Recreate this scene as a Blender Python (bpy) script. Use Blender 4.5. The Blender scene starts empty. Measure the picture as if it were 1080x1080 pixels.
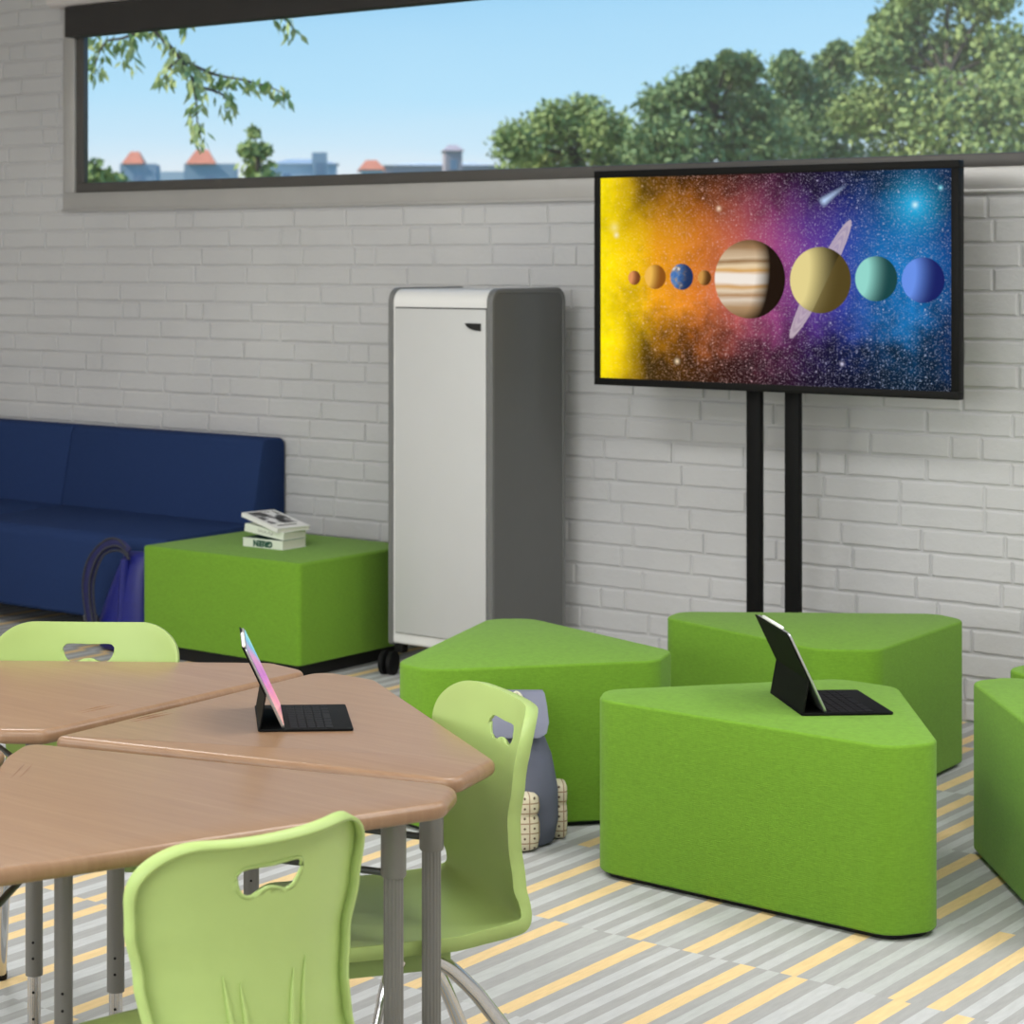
import bpy, bmesh, math, random
from mathutils import Vector as V, Matrix
from math import sin, cos, pi, radians as R_

rnd = random.Random(7)
COL = bpy.context.scene.collection
SC = bpy.context.scene

# ------------------------------------------------------------------ camera geometry (room axes: x along the window wall, y towards it)
FPX, CX, HY, CAMH = 2285.0, 330.0, 275.0, 1.61
XV = -2394.0
_h = math.hypot(CX - XV, FPX)
CC, SS = (CX - XV) / _h, FPX / _h
RT, FW = V((CC, SS, 0)), V((-SS, CC, 0))
EYE = V((0, 0, CAMH))
WALL = 7.258

def ray(x, y): return RT * ((x - CX) / FPX) + FW + V((0, 0, (HY - y) / FPX))
def atz(x, y, z=0.0):
    d = ray(x, y); return EYE + d * ((z - CAMH) / d.z)
def aty(x, y, Y):
    d = ray(x, y); return EYE + d * (Y / d.y)
def atd(x, y, dep): return EYE + ray(x, y) * dep

# ------------------------------------------------------------------ objects
def prop(o, label=None, cat=None, group=None, kind=None):
    if label: o['label'] = label
    if cat: o['category'] = cat
    if group: o['group'] = group
    if kind: o['kind'] = kind
    return o

def thing(name, label, cat, loc=(0, 0, 0), rz=0.0, group=None):
    o = bpy.data.objects.new(name, None); COL.objects.link(o)
    o.empty_display_size = .1
    o.location = loc; o.rotation_euler = (0, 0, rz)
    return prop(o, label, cat, group)

def obj(name, bm, mats, parent=None, smooth=35, loc=None, label=None):
    me = bpy.data.meshes.new(name)
    bmesh.ops.recalc_face_normals(bm, faces=bm.faces)
    if smooth:
        for f in bm.faces: f.smooth = True
    bm.to_mesh(me); bm.free()
    if smooth: me.set_sharp_from_angle(angle=R_(smooth))
    for m in (mats if isinstance(mats, (list, tuple)) else [mats]): me.materials.append(m)
    o = bpy.data.objects.new(name, me); COL.objects.link(o)
    if parent: o.parent = parent
    if loc is not None: o.location = loc
    if label: o['label'] = label
    return o

def dup(root, loc, rz, label):
    r = root.copy(); COL.objects.link(r); r.location = loc; r.rotation_euler = (0, 0, rz); r['label'] = label
    for ch in list(root.children):
        c = ch.copy(); COL.objects.link(c); c.parent = r
        for g in ch.children:
            d = g.copy(); COL.objects.link(d); d.parent = c
    return r

# ------------------------------------------------------------------ shapes
def NB(): return bmesh.new()

def box(bm, lo, hi, bev=0.0, seg=2, mi=0, M=None):
    r = bmesh.ops.create_cube(bm, size=1.0)
    vs = r['verts']
    for v in vs:
        v.co = V([(lo[i] + hi[i]) / 2 + v.co[i] * (hi[i] - lo[i]) for i in range(3)])
    fs = set(f for v in vs for f in v.link_faces)
    for f in fs: f.material_index = mi
    if bev > 0:
        es = set(e for v in vs for e in v.link_edges)
        r2 = bmesh.ops.bevel(bm, geom=list(es), offset=bev, segments=seg, affect='EDGES', profile=.5)
        vs = list(set(r2['verts']) | set(v for v in vs if v.is_valid))
        for f in r2['faces']: f.material_index = mi
    if M is not None:
        for v in set(vs):
            if v.is_valid: v.co = M @ v.co
    return vs

def loft(bm, loops, cap=True, mi=0, closed=True):
    rows = [[bm.verts.new(p) for p in L] for L in loops]
    n = len(rows[0])
    for a, b in zip(rows, rows[1:]):
        for i in range(n if closed else n - 1):
            j = (i + 1) % n
            f = bm.faces.new((a[i], a[j], b[j], b[i])); f.material_index = mi
    if cap:
        for r in (rows[0], rows[-1]):
            f = bm.faces.new(r); f.material_index = mi
    return rows

def tube(bm, pts, r, n=12, mi=0, cap=True, flat=1.0):
    pts = [V(p) for p in pts]
    rs = r if isinstance(r, (list, tuple)) else [r] * len(pts)
    loops = []; up = None
    for i, p in enumerate(pts):
        t = (pts[min(i + 1, len(pts) - 1)] - pts[max(i - 1, 0)]).normalized()
        if up is None:
            a = V((0, 0, 1)) if abs(t.z) < .9 else V((1, 0, 0))
            up = (a - t * a.dot(t)).normalized()
        else:
            up = (up - t * up.dot(t)).normalized()
        s = t.cross(up)
        loops.append([p + (s * cos(k * 2 * pi / n) + up * sin(k * 2 * pi / n) * flat) * rs[i] for k in range(n)])
    return loft(bm, loops, cap, mi)

def catmull(pts, n=8):
    P = [V(p) for p in pts]; out = []
    for i in range(len(P) - 1):
        a, b, c, d = P[max(i - 1, 0)], P[i], P[i + 1], P[min(i + 2, len(P) - 1)]
        for k in range(n):
            t = k / n
            out.append(.5 * ((2 * b) + (c - a) * t + (2 * a - 5 * b + 4 * c - d) * t * t + (3 * b - a - 3 * c + d) * t ** 3))
    out.append(P[-1]); return out

def roundpoly(Vs, rad, n=8):
    """Vs: 2D convex polygon; rad: number or list; rounded outline, ccw."""
    Vs = [V((p[0], p[1])) for p in Vs]
    ar = sum(Vs[i].x * Vs[(i + 1) % len(Vs)].y - Vs[(i + 1) % len(Vs)].x * Vs[i].y for i in range(len(Vs)))
    rads = rad if isinstance(rad, (list, tuple)) else [rad] * len(Vs)
    if ar < 0: Vs = Vs[::-1]; rads = list(rads)[::-1]
    out = []
    for i in range(len(Vs)):
        p = Vs[i]; d0 = (Vs[i - 1] - p).normalized(); d1 = (Vs[(i + 1) % len(Vs)] - p).normalized()
        half = math.acos(max(-1, min(1, d0.dot(d1)))) / 2
        c = p + (d0 + d1).normalized() * rads[i] / sin(half)
        n0 = V((-d0.y, d0.x)); n0 = n0 if n0.dot(p - c) > 0 else -n0
        n1 = V((-d1.y, d1.x)); n1 = n1 if n1.dot(p - c) > 0 else -n1
        a0 = math.atan2(n0.y, n0.x); da = (math.atan2(n1.y, n1.x) - a0 + pi) % (2 * pi) - pi
        for k in range(n + 1):
            a = a0 + da * k / n
            out.append(c + V((cos(a), sin(a))) * rads[i])
    return out

def inset2(L, d):
    n = len(L); out = []
    for i in range(n):
        a, b, c = L[i - 1], L[i], L[(i + 1) % n]
        t0 = (b - a).normalized() if (b - a).length > 1e-7 else (c - b).normalized()
        t1 = (c - b).normalized() if (c - b).length > 1e-7 else t0
        m = (V((-t0.y, t0.x)) + V((-t1.y, t1.x)))
        m = m.normalized() if m.length > 1e-6 else V((-t0.y, t0.x))
        k = max(.5, m.dot(V((-t0.y, t0.x))))
        out.append(b + m * d / k)
    return out

def slab(bm, outl, z0, z1, r0, r1, seg=5, mi=0):
    """prism of a rounded outline with rounded lower (r0) and upper (r1) rims"""
    prof = []
    for k in range(seg + 1):
        a = pi / 2 * k / seg
        prof.append((r0 * (1 - sin(a)), z0 + r0 * (1 - cos(a))))
    for k in range(seg + 1):
        a = pi / 2 * k / seg
        prof.append((r1 * (1 - cos(a)), z1 - r1 * (1 - sin(a))))
    loops = []
    for d, z in prof:
        loops.append([(p.x, p.y, z) for p in (inset2(outl, d) if d > 1e-6 else outl)])
    loft(bm, loops, True, mi)

# ------------------------------------------------------------------ node helpers
def lin(c):
    f = lambda v: v / 12.92 if v <= .04045 else ((v + .055) / 1.055) ** 2.4
    return tuple(f(x / 255) for x in c[:3]) + (1.0,)

class NT:
    def __init__(s, name):
        s.m = bpy.data.materials.new(name); s.m.use_nodes = True
        s.t = s.m.node_tree; s.t.nodes.clear()
        s.out = s.t.nodes.new('ShaderNodeOutputMaterial')
    def n(s, typ, **kw):
        nd = s.t.nodes.new(typ)
        for k, v in kw.items(): setattr(nd, k, v)
        return nd
    def put(s, sock, val):
        if hasattr(val, 'is_output') or isinstance(val, bpy.types.NodeSocket): s.t.links.new(val, sock)
        elif isinstance(val, (tuple, list)) and len(val) == 4 and sock.type != 'RGBA': sock.default_value = val[:3]
        else: sock.default_value = val
    def math(s, op, a, b=0.0, c=None, clamp=False):
        nd = s.n('ShaderNodeMath', operation=op, use_clamp=clamp)
        s.put(nd.inputs[0], a); s.put(nd.inputs[1], b)
        if c is not None: s.put(nd.inputs[2], c)
        return nd.outputs[0]
    def mix(s, fac, a, b, bt='MIX'):
        nd = s.n('ShaderNodeMix', data_type='RGBA', blend_type=bt)
        s.put(nd.inputs[0], fac); s.put(nd.inputs[6], a); s.put(nd.inputs[7], b)
        return nd.outputs[2]
    def coord(s, which='Object'): return s.n('ShaderNodeTexCoord').outputs[which]
    def mapping(s, vec, scale=(1, 1, 1), rot=(0, 0, 0), loc=(0, 0, 0)):
        nd = s.n('ShaderNodeMapping'); s.t.links.new(vec, nd.inputs[0])
        nd.inputs['Scale'].default_value = scale; nd.inputs['Rotation'].default_value = rot; nd.inputs['Location'].default_value = loc
        return nd.outputs[0]
    def noise(s, vec, scale=5, detail=3, rough=.5, col=False):
        nd = s.n('ShaderNodeTexNoise'); s.t.links.new(vec, nd.inputs['Vector'])
        nd.inputs['Scale'].default_value = scale; nd.inputs['Detail'].default_value = detail; nd.inputs['Roughness'].default_value = rough
        return nd.outputs['Color' if col else 'Fac']
    def ramp(s, fac, stops, interp='LINEAR'):
        nd = s.n('ShaderNodeValToRGB'); s.put(nd.inputs[0], fac); cr = nd.color_ramp; cr.interpolation = interp
        while len(cr.elements) < len(stops): cr.elements.new(.5)
        for e, (p, c) in zip(cr.elements, stops): e.position = p; e.color = c
        return nd.outputs[0]
    def mrange(s, v, a, b, c=0.0, d=1.0, smooth=False):
        nd = s.n('ShaderNodeMapRange'); nd.clamp = True
        if smooth: nd.interpolation_type = 'SMOOTHSTEP'
        s.put(nd.inputs[0], v)
        for i, x in enumerate((a, b, c, d)): s.put(nd.inputs[i + 1], x)
        return nd.outputs[0]
    def bump(s, h, strength=.2, dist=.002):
        nd = s.n('ShaderNodeBump'); nd.inputs['Strength'].default_value = strength; nd.inputs['Distance'].default_value = dist
        s.t.links.new(h, nd.inputs['Height']); return nd.outputs[0]
    def bsdf(s, col, rough=.5, metal=0.0, spec=.5, normal=None, **kw):
        b = s.n('ShaderNodeBsdfPrincipled')
        s.put(b.inputs['Base Color'], col); s.put(b.inputs['Roughness'], rough); b.inputs['Metallic'].default_value = metal
        b.inputs['Specular IOR Level'].default_value = spec
        if normal is not None: s.t.links.new(normal, b.inputs['Normal'])
        for k, v in kw.items(): s.put(b.inputs[k], v)
        s.t.links.new(b.outputs[0], s.out.inputs[0]); return b

def plain(name, c, rough=.5, metal=0.0, spec=.5, var=.06, scale=6, bump=.05, bscale=300, **kw):
    m = NT(name); co = m.coord()
    nz = m.noise(co, scale, 3)
    col = m.mix(m.mrange(nz, .3, .7), tuple(x * (1 - var) for x in lin(c)[:3]) + (1,), tuple(min(1, x * (1 + var)) for x in lin(c)[:3]) + (1,))
    nm = m.bump(m.noise(co, bscale, 2), bump, .001) if bump else None
    m.bsdf(col, rough, metal, spec, nm, **kw)
    return m.m

def fabric(name, c, wscale=420, var=.16, strength=.35, sheen=.1, spec=.15):
    m = NT(name); co = m.coord()
    # slubby upholstery weave: long horizontal threads + fine cross weave
    threads = m.noise(m.mapping(co, (62, 62, 230)), 1.0, 4, .65)
    slub = m.noise(m.mapping(co, (60, 60, 380)), 1.0, 2, .6)
    cross = m.noise(m.mapping(co, (300, 300, 60)), 1.0, 2)
    f = m.math('ADD', m.math('MULTIPLY', threads, .5), m.math('ADD', m.math('MULTIPLY', slub, .3), m.math('MULTIPLY', cross, .2)))
    l = lin(c)
    col = m.mix(m.mrange(f, .36, .64), tuple(x * (1 - var) for x in l[:3]) + (1,), tuple(min(1, x * (1 + var)) for x in l[:3]) + (1,))
    w1 = m.n('ShaderNodeTexWave', wave_type='BANDS', bands_direction='Z'); m.t.links.new(co, w1.inputs[0]); w1.inputs['Scale'].default_value = wscale / 6.28
    h = m.math('ADD', m.math('MULTIPLY', f, 1.0), m.math('MULTIPLY', w1.outputs['Fac'], .12))
    m.bsdf(col, .9, 0, spec, m.bump(h, strength, .0025), **{'Sheen Weight': sheen, 'Sheen Roughness': .5})
    return m.m

# ------------------------------------------------------------------ materials
M = {}
M['green'] = fabric('green upholstery', (111, 156, 46), var=.11)
M['navy'] = fabric('navy upholstery', (40, 58, 99), var=.08, sheen=0, spec=.08)
M['black_base'] = plain('black base', (16, 16, 16), .7)
M['lime'] = plain('lime polypropylene', (172, 197, 118), .42, spec=.4, var=.02, bump=.06, bscale=900)
M['lime_under'] = plain('lime bracket plastic', (138, 162, 92), .5, var=.02)
M['chrome'] = plain('chrome', (205, 205, 205), .12, 1.0, var=.02, bump=0)
M['leg_grey'] = plain('grey powder coated steel', (122, 122, 118), .42, .35, var=.03)
M['leg_dark'] = plain('dark grey steel rod', (74, 78, 76), .4, .4, var=.03)
M['hole'] = plain('adjusting hole', (12, 12, 12), .8, bump=0)
M['rubber'] = plain('black rubber', (18, 18, 18), .6, spec=.2)
M['cab_white'] = plain('light grey laminate', (197, 198, 197), .45, var=.01, bump=.02)
M['cab_top'] = plain('white laminate', (226, 226, 224), .4, var=.01, bump=.02)
M['cab_dark'] = plain('charcoal panel', (100, 101, 100), .5, var=.03)
M['cab_edge'] = plain('charcoal edge trim', (112, 113, 112), .4, var=.02)
M['plastic_black'] = plain('black plastic', (24, 25, 25), .35, var=.05)
M['tv_black'] = plain('television black plastic', (20, 20, 19), .5, spec=.12, var=.03)
M['pole'] = plain('black steel', (14, 14, 14), .6, spec=.15, var=.05)
M['alu'] = plain('brushed aluminium', (196, 195, 193), .38, .45, var=.03, bump=.02)
M['alu_dark'] = plain('dark grey window frame', (88, 86, 83), .4, .2, var=.03)
M['blind_dark'] = plain('charcoal blind fabric', (52, 50, 49), .8, var=.05, bump=.2, bscale=500)
M['blind_white'] = plain('white blind cassette', (215, 210, 208), .4, var=.01)
M['paper'] = plain('page edges', (222, 220, 208), .8, var=.04, bump=.1)
M['cover_white'] = plain('white book cover', (236, 236, 233), .4, var=.01)
M['cover_cream'] = plain('pale book cover', (222, 228, 214), .5, var=.02)
M['ink_green'] = plain('dark green ink', (18, 74, 58), .6, bump=0)
M['ink_grey'] = plain('grey ink', (120, 118, 112), .6, bump=0)
M['ink_black'] = plain('black ink', (30, 30, 30), .6, bump=0)
M['case'] = plain('black tablet case', (13, 13, 13), .65, spec=.12, var=.05, bump=.08, bscale=1200)
M['key'] = plain('keycap black', (20, 20, 21), .6, spec=.15, bump=0)
M['tab_edge'] = plain('silver tablet edge', (190, 192, 194), .3, .8, bump=0)
M['stylus'] = plain('white stylus plastic', (240, 240, 236), .3, bump=0)
M['pack'] = plain('slate canvas', (100, 104, 122), .85, var=.06, bump=.25, bscale=700)
M['pack_flap'] = plain('light slate canvas', (124, 127, 145), .85, var=.05, bump=.25, bscale=700)
M['strap_white'] = plain('cream webbing', (214, 212, 186), .8, bump=.2)
M['bag_blue'] = plain('royal blue nylon', (20, 27, 112), .45, var=.12, scale=14, bump=.1)
M['bag_strap'] = plain('dark blue webbing', (17, 20, 74), .7, var=.2, scale=60, bump=.2)
M['bag_cord'] = plain('charcoal cord', (44, 46, 58), .8, var=.3, scale=90)
M['bag_trim'] = plain('grey bag trim', (92, 94, 98), .7)
M['plaster'] = plain('painted plaster', (206, 203, 199), .8, var=.01)
M['ceil'] = plain('ceiling tile', (228, 226, 222), .9, var=.01)
M['soil'] = plain('grass ground', (96, 112, 66), .95, var=.2, scale=.4, bump=0)
M['bark'] = plain('tree bark', (86, 76, 64), .9, var=.2, scale=3, bump=.3, bscale=20)
M['roof'] = plain('orange roof tile', (226, 142, 112), .8, var=.1, scale=1, bump=0)
M['house'] = plain('hazed blue grey render', (170, 186, 202), .9, var=.05, scale=.2, bump=0)  # distance haze is put into this pale bluish wall colour
M['house2'] = plain('hazed light render', (216, 222, 230), .9, var=.05, scale=.2, bump=0)  # paler far walls, haze again mixed into the colour
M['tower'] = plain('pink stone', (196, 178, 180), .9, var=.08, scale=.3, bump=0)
M['pane'] = plain('dark house pane', (140, 158, 180), .3, bump=0)

def leafmat(name, c1, c2):
    m = NT(name); co = m.coord('Object')
    nz = m.noise(co, .9, 3)
    oi = m.noise(co, 9, 1)
    col = m.mix(m.mrange(m.math('ADD', m.math('MULTIPLY', nz, .6), m.math('MULTIPLY', oi, .4)), .35, .65), lin(c1), lin(c2))
    m.bsdf(col, .7, 0, .2); return m.m
M['leaf_a'] = leafmat('leaves', (122, 144, 88), (188, 198, 122))
M['leaf_b'] = leafmat('dark leaves', (108, 132, 88), (164, 180, 118))
M['leaf_c'] = leafmat('near leaves', (120, 150, 70), (214, 216, 150))

def brickmat():
    m = NT('painted brick'); co = m.coord()
    big = m.noise(co, 1.3, 3); mid = m.noise(co, 26, 5, .6); fine = m.noise(co, 190, 4, .6)
    col = m.mix(m.mrange(big, .3, .7), lin((197, 197, 198)), lin((207, 207, 207)))
    vo = m.n('ShaderNodeTexVoronoi', feature='DISTANCE_TO_EDGE'); m.t.links.new(m.mapping(co, (7, 7, 11)), vo.inputs['Vector'])
    crack = m.mrange(vo.outputs['Distance'], 0, .012)
    gate = m.mrange(m.noise(co, 3.1, 2), .56, .62)
    crack = m.math('MAXIMUM', crack, m.math('SUBTRACT', 1, gate))
    h = m.math('ADD', m.math('MULTIPLY', mid, .9), m.math('ADD', m.math('MULTIPLY', fine, .22), m.math('MULTIPLY', crack, .35)))
    m.bsdf(col, .62, 0, .35, m.bump(h, .5, .006)); return m.m
M['brick'] = brickmat()

def carpetmat(name, c, v=.12):
    m = NT(name); co = m.coord()
    a = m.noise(co, 520, 3, .7); b = m.noise(m.mapping(co, (90, 14, 10)), 1, 3)
    l = lin(c)
    col = m.mix(m.mrange(m.math('ADD', m.math('MULTIPLY', a, .6), m.math('MULTIPLY', b, .4)), .33, .67), tuple(x * (1 - v) for x in l[:3]) + (1,), tuple(min(1, x * (1 + v)) for x in l[:3]) + (1,))
    m.bsdf(col, .95, 0, .1, m.bump(a, .5, .003)); return m.m
M['c_dark'] = carpetmat('carpet mid grey', (169, 169, 168))
M['c_light'] = carpetmat('carpet light grey', (193, 195, 195))
M['c_pale'] = carpetmat('carpet pale green grey', (188, 191, 189))
M['c_yellow'] = carpetmat('carpet yellow', (230, 202, 152))

def woodmat(name, rot):
    m = NT(name); co = m.coord()
    mp = m.mapping(co, (1.6, 34, 4), (0, 0, rot))
    g = m.noise(mp, 2.2, 6, .62); g2 = m.noise(m.mapping(co, (2.5, 60, 4), (0, 0, rot)), 2.0, 3, .6)
    f = m.math('ADD', m.math('MULTIPLY', g, .65), m.math('MULTIPLY', g2, .35))
    col = m.ramp(m.mrange(f, .3, .7), [(0, lin((136, 105, 80))), (.5, lin((145, 114, 87))), (1, lin((154, 124, 97)))])
    m.bsdf(col, .30, 0, .45, m.bump(f, .04, .001)); return m.m

# tablet screen: pink to violet to cyan wallpaper
def tabscreen():
    m = NT('tablet wallpaper'); co = m.coord()
    sep = m.n('ShaderNodeSeparateXYZ'); m.t.links.new(co, sep.inputs[0])
    nz = m.noise(co, 9, 3)
    t = m.math('ADD', m.math('ADD', m.math('MULTIPLY', sep.outputs[2], 5.2), .5), m.math('ADD', m.math('MULTIPLY', sep.outputs[1], 1.6), m.math('MULTIPLY', m.math('SUBTRACT', nz, .5), .5)))
    col = m.ramp(t, [(0, lin((255, 190, 180))), (.3, lin((228, 120, 170))), (.5, lin((200, 90, 205))), (.68, lin((225, 150, 210))), (.84, lin((110, 190, 235))), (1, lin((150, 225, 240)))])
    m.bsdf((.01, .01, .01, 1), .15, 0, .5, None, **{'Emission Color': col, 'Emission Strength': .85}); return m.m
M['tab_screen'] = tabscreen()

# ------------------------------------------------------------------ floor: carpet tiles with stripes running towards the window wall
TILE = .6133; Y0 = 3.817
known = {  # row -> yellow stripe centres
    -1: [-4.13, -3.964, -3.872, -3.625, -3.38, -3.22, -3.04, -2.685, -2.50, -2.24, -1.98],
    0: [-4.09, -3.935, -3.68, -3.42, -3.28, -2.923, -2.677, -2.418, -2.288, -2.044, -1.90],
    1: [-4.06, -3.80, -3.64, -3.39, -3.14, -2.984, -2.724, -2.572, -2.319, -2.059, -1.97, -1.72],
    2: [-3.76, -3.50, -3.26, -2.93, -2.78, -2.56, -2.394, -2.25, -2.00],
    3: [-3.75, -3.46, -3.23, -2.97, -2.663, -2.55, -2.30],
}
def carpet():
    bm = NB(); x0, x1 = -9.3, 1.5
    for r in range(-10, 6):
        y0, y1 = Y0 + r * TILE, Y0 + (r + 1) * TILE
        y1 = min(y1, WALL)
        if y0 >= WALL: break
        ys = list(known.get(r, []))
        lo = ys[0] if ys else -3 + rnd.random() * .2
        hi = ys[-1] if ys else lo
        if not ys: ys = [lo]
        while lo > x0: lo -= rnd.choice((.136, .27, .27, .16)); ys.append(lo)
        while hi < x1: hi += rnd.choice((.136, .27, .27, .16)); ys.append(hi)
        ys = sorted(ys); w = .040
        strips = []
        for a, b in zip(ys, ys[1:]):
            strips.append((a - w / 2, a + w / 2, 3))
            g0, g1 = a + w / 2, b - w / 2; n = max(1, round((g1 - g0) / .038)); n += 1 - n % 2
            if n == 1 and g1 - g0 > .07: n = 3
            st = (g1 - g0) / n; pale = rnd.random() < .18
            for k in range(n): strips.append((g0 + k * st, g0 + (k + 1) * st, 0 if k % 2 == 0 else (2 if pale else 1)))
        for a, b, mi in strips:
            a, b = max(a, x0), min(b, x1)
            if b - a < 1e-4: continue
            f = bm.faces.new([bm.verts.new((a, y0, 0)), bm.verts.new((b, y0, 0)), bm.verts.new((b, y1, 0)), bm.verts.new((a, y1, 0))])
            f.material_index = mi
    for q in ((-9.3, 1.5), ):
        pass
    # slab underneath
    box(bm, (-9.3, -2.3, -.12), (1.5, WALL, -.004), mi=0)
    return obj('floor', bm, [M['c_dark'], M['c_light'], M['c_pale'], M['c_yellow']], smooth=0)
prop(carpet(), kind='structure')

# ------------------------------------------------------------------ brick window wall
WX0, WX1, WZ0, WZ1 = -7.60, .2, 1.90, 2.84
CEIL = 3.12
def brick_wall():
    bm = NB()
    yb = WALL + .006
    # mortar backing around the opening
    box(bm, (-9.3, yb, 0), (WX0, WALL + .06, CEIL)); box(bm, (WX1, yb, 0), (1.5, WALL + .06, CEIL))
    box(bm, (WX0, yb, 0), (WX1, WALL + .06, WZ0)); box(bm, (WX0, yb, WZ1), (WX1, WALL + .06, CEIL))
    row = 0; z = .074 - .084
    def brick(a, b, z0, z1):
        for (ca, cb, c0, c1) in cut(a, b, z0, z1):
            if cb - ca < .012 or c1 - c0 < .012: continue
            j = lambda s: rnd.uniform(-s, s)
            d = j(.0016); g = .004
            n = max(2, int((cb - ca) / .03))
            top = [(ca + (cb - ca) * i / n, c1 + j(.0016) - g) for i in range(n + 1)]
            bot = [(ca + (cb - ca) * i / n, c0 + j(.0016) + g) for i in range(n + 1)]
            ring = bot + top[::-1]
            ring[0] = (ca + g, bot[0][1]); ring[n] = (cb - g, bot[n][1]); ring[n + 1] = (cb - g, top[n][1]); ring[-1] = (ca + g, top[0][1])
            cxm, czm = (ca + cb) / 2, (c0 + c1) / 2
            def ins(p, e):
                return (p[0] - (e if p[0] > cxm else -e) * (1 if abs(p[0] - cxm) > (cb - ca) / 2 - .012 else 0), p[1] - (e if p[1] > czm else -e))
            back = [(p[0], yb + .002, p[1]) for p in ring]
            mid = [(ins(p, .0015)[0], WALL + d - .0005 + .0015, ins(p, .0015)[1]) for p in ring]
            fr = [(ins(p, .006)[0], WALL + d - .002, ins(p, .006)[1]) for p in ring]
            rows = loft(bm, [back, mid, fr], cap=False)
            L = rows[-1]
            for i in range(n): bm.faces.new((L[i], L[i + 1], L[2 * n - i], L[2 * n + 1 - i]))
    def cut(a, b, z0, z1):
        if b <= WX0 or a >= WX1 or z1 <= WZ0 or z0 >= WZ1: return [(a, b, z0, z1)]
        out = []
        if a < WX0: out.append((a, WX0, z0, z1))
        if b > WX1: out.append((WX1, b, z0, z1))
        ia, ib = max(a, WX0), min(b, WX1)
        if z0 < WZ0: out.append((ia, ib, z0, WZ0))
        if z1 > WZ1: out.append((ia, ib, WZ1, z1))
        return out
    while z < CEIL:
        x = -9.35 - rnd.random() * .3
        while x < 1.5:
            L = .303 + rnd.uniform(-.011, .011)
            if rnd.random() < .11: L = .11
            brick(max(x, -9.3), min(x + L, 1.5), max(z, 0), min(z + .084, CEIL)); x += L
        z += .084
    return obj('wall_back', bm, M['brick'], smooth=30)
prop(brick_wall(), kind='structure')

for nm, lo, hi in (('wall_left', (-9.5, -2.3, 0), (-9.3, WALL + .2, CEIL)), ('wall_right', (1.5, -2.3, 0), (1.7, WALL + .2, CEIL)), ('wall_front', (-9.5, -2.5, 0), (1.7, -2.3, CEIL))):
    bm = NB(); box(bm, lo, hi); prop(obj(nm, bm, M['plaster'], smooth=0), kind='structure')
bm = NB(); box(bm, (-9.5, -2.5, CEIL), (1.7, WALL + .22, CEIL + .15)); prop(obj('ceiling', bm, M['ceil'], smooth=0), kind='structure')

# ------------------------------------------------------------------ window
def frame_ring(bm, x0, x1, z0, z1, w, ya, yb, bev=.004):
    box(bm, (x0, ya, z0), (x1, yb, z0 + w), bev); box(bm, (x0, ya, z1 - w), (x1, yb, z1), bev)
    box(bm, (x0, ya + .0005, z0 + w), (x0 + w, yb, z1 - w), bev); box(bm, (x1 - w, ya + .0005, z0 + w), (x1, yb, z1 - w), bev)
win = prop(bpy.data.objects.new('window_1', None), kind='structure'); COL.objects.link(win)
bm = NB(); frame_ring(bm, -7.652, .26, 1.856, 2.90, .08, WALL - .016, WALL + .05)
box(bm, (-7.657, WALL - .022, 1.846), (.265, WALL + .02, 1.858), .002)
obj('outer_frame', bm, M['alu'], win)
bm = NB(); frame_ring(bm, -7.572, .18, 1.934, 2.82, .05, WALL - .004, WALL + .03)
obj('inner_frame', bm, M['alu_dark'], win)
g = NT('window glass'); tr = g.n('ShaderNodeBsdfTransparent'); gl = g.n('ShaderNodeBsdfGlossy'); gl.inputs['Roughness'].default_value = .4
tr.inputs[0].default_value = (.97, .985, .98, 1)
mx = g.n('ShaderNodeMixShader'); mx.inputs[0].default_value = .03
g.t.links.new(tr.outputs[0], mx.inputs[1]); g.t.links.new(gl.outputs[0], mx.inputs[2]); g.t.links.new(mx.outputs[0], g.out.inputs[0])
bm = NB(); box(bm, (-7.53, WALL + .014, 1.975), (.14, WALL + .020, 2.78)); obj('glass_pane', bm, g.m, win, smooth=0)

t = thing('roller_blind', 'charcoal roller blind rolled up under its white cassette at the top of the window', 'blind', (-4, WALL - .06, 2.84))
bm = NB(); box(bm, (aty(68, 25, WALL - .105).x + 4, -.045, -.165), (4.2, .035, -.022), .004); obj('shade', bm, M['blind_dark'], t)
bm = NB(); lp = roundpoly([(-.07, -.018), (.055, -.018), (.055, .12), (-.07, .12)], .035)
loft(bm, [[(x, p.x, p.y) for p in lp] for x in (aty(50, 4, WALL - .12).x + 4, 4.3)]); obj('cassette', bm, M['blind_white'], t)

# ------------------------------------------------------------------ sofa
SX1 = -6.236; SX0 = -8.9; SEAM = -7.435
t = thing('sofa', 'long navy blue upholstered sofa against the white brick wall', 'sofa', (0, 0, 0))
def extr_x(bm, prof, x0, x1, rad, bev, mi=0):
    """profile (y,z) rounded, extruded along x with rounded ends"""
    L = roundpoly(prof, rad, 5)
    xs = [(x0, bev), (x0 + bev * .3, bev * .3), (x0 + bev, 0), (x1 - bev, 0), (x1 - bev * .3, bev * .3), (x1, bev)]
    loft(bm, [[(x, p.x, p.y) for p in (inset2(L, d) if d else L)] for x, d in xs], True, mi)
for a, b in ((SX0, SEAM - .0015), (SEAM + .0015, SX1)):
    bm = NB(); extr_x(bm, [(7.015, .43), (7.10, .832), (7.245, .832), (7.245, .43)], a, b, [.01, .035, .035, .01], .010)
    obj('backrest', bm, M['navy'], t)
    bm = NB(); extr_x(bm, [(6.455, .09), (6.455, .452), (7.03, .468), (7.24, .428), (7.24, .09)], a, b, [.02, .05, .02, .01, .02], .010)
    obj('seat', bm, M['navy'], t)
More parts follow.
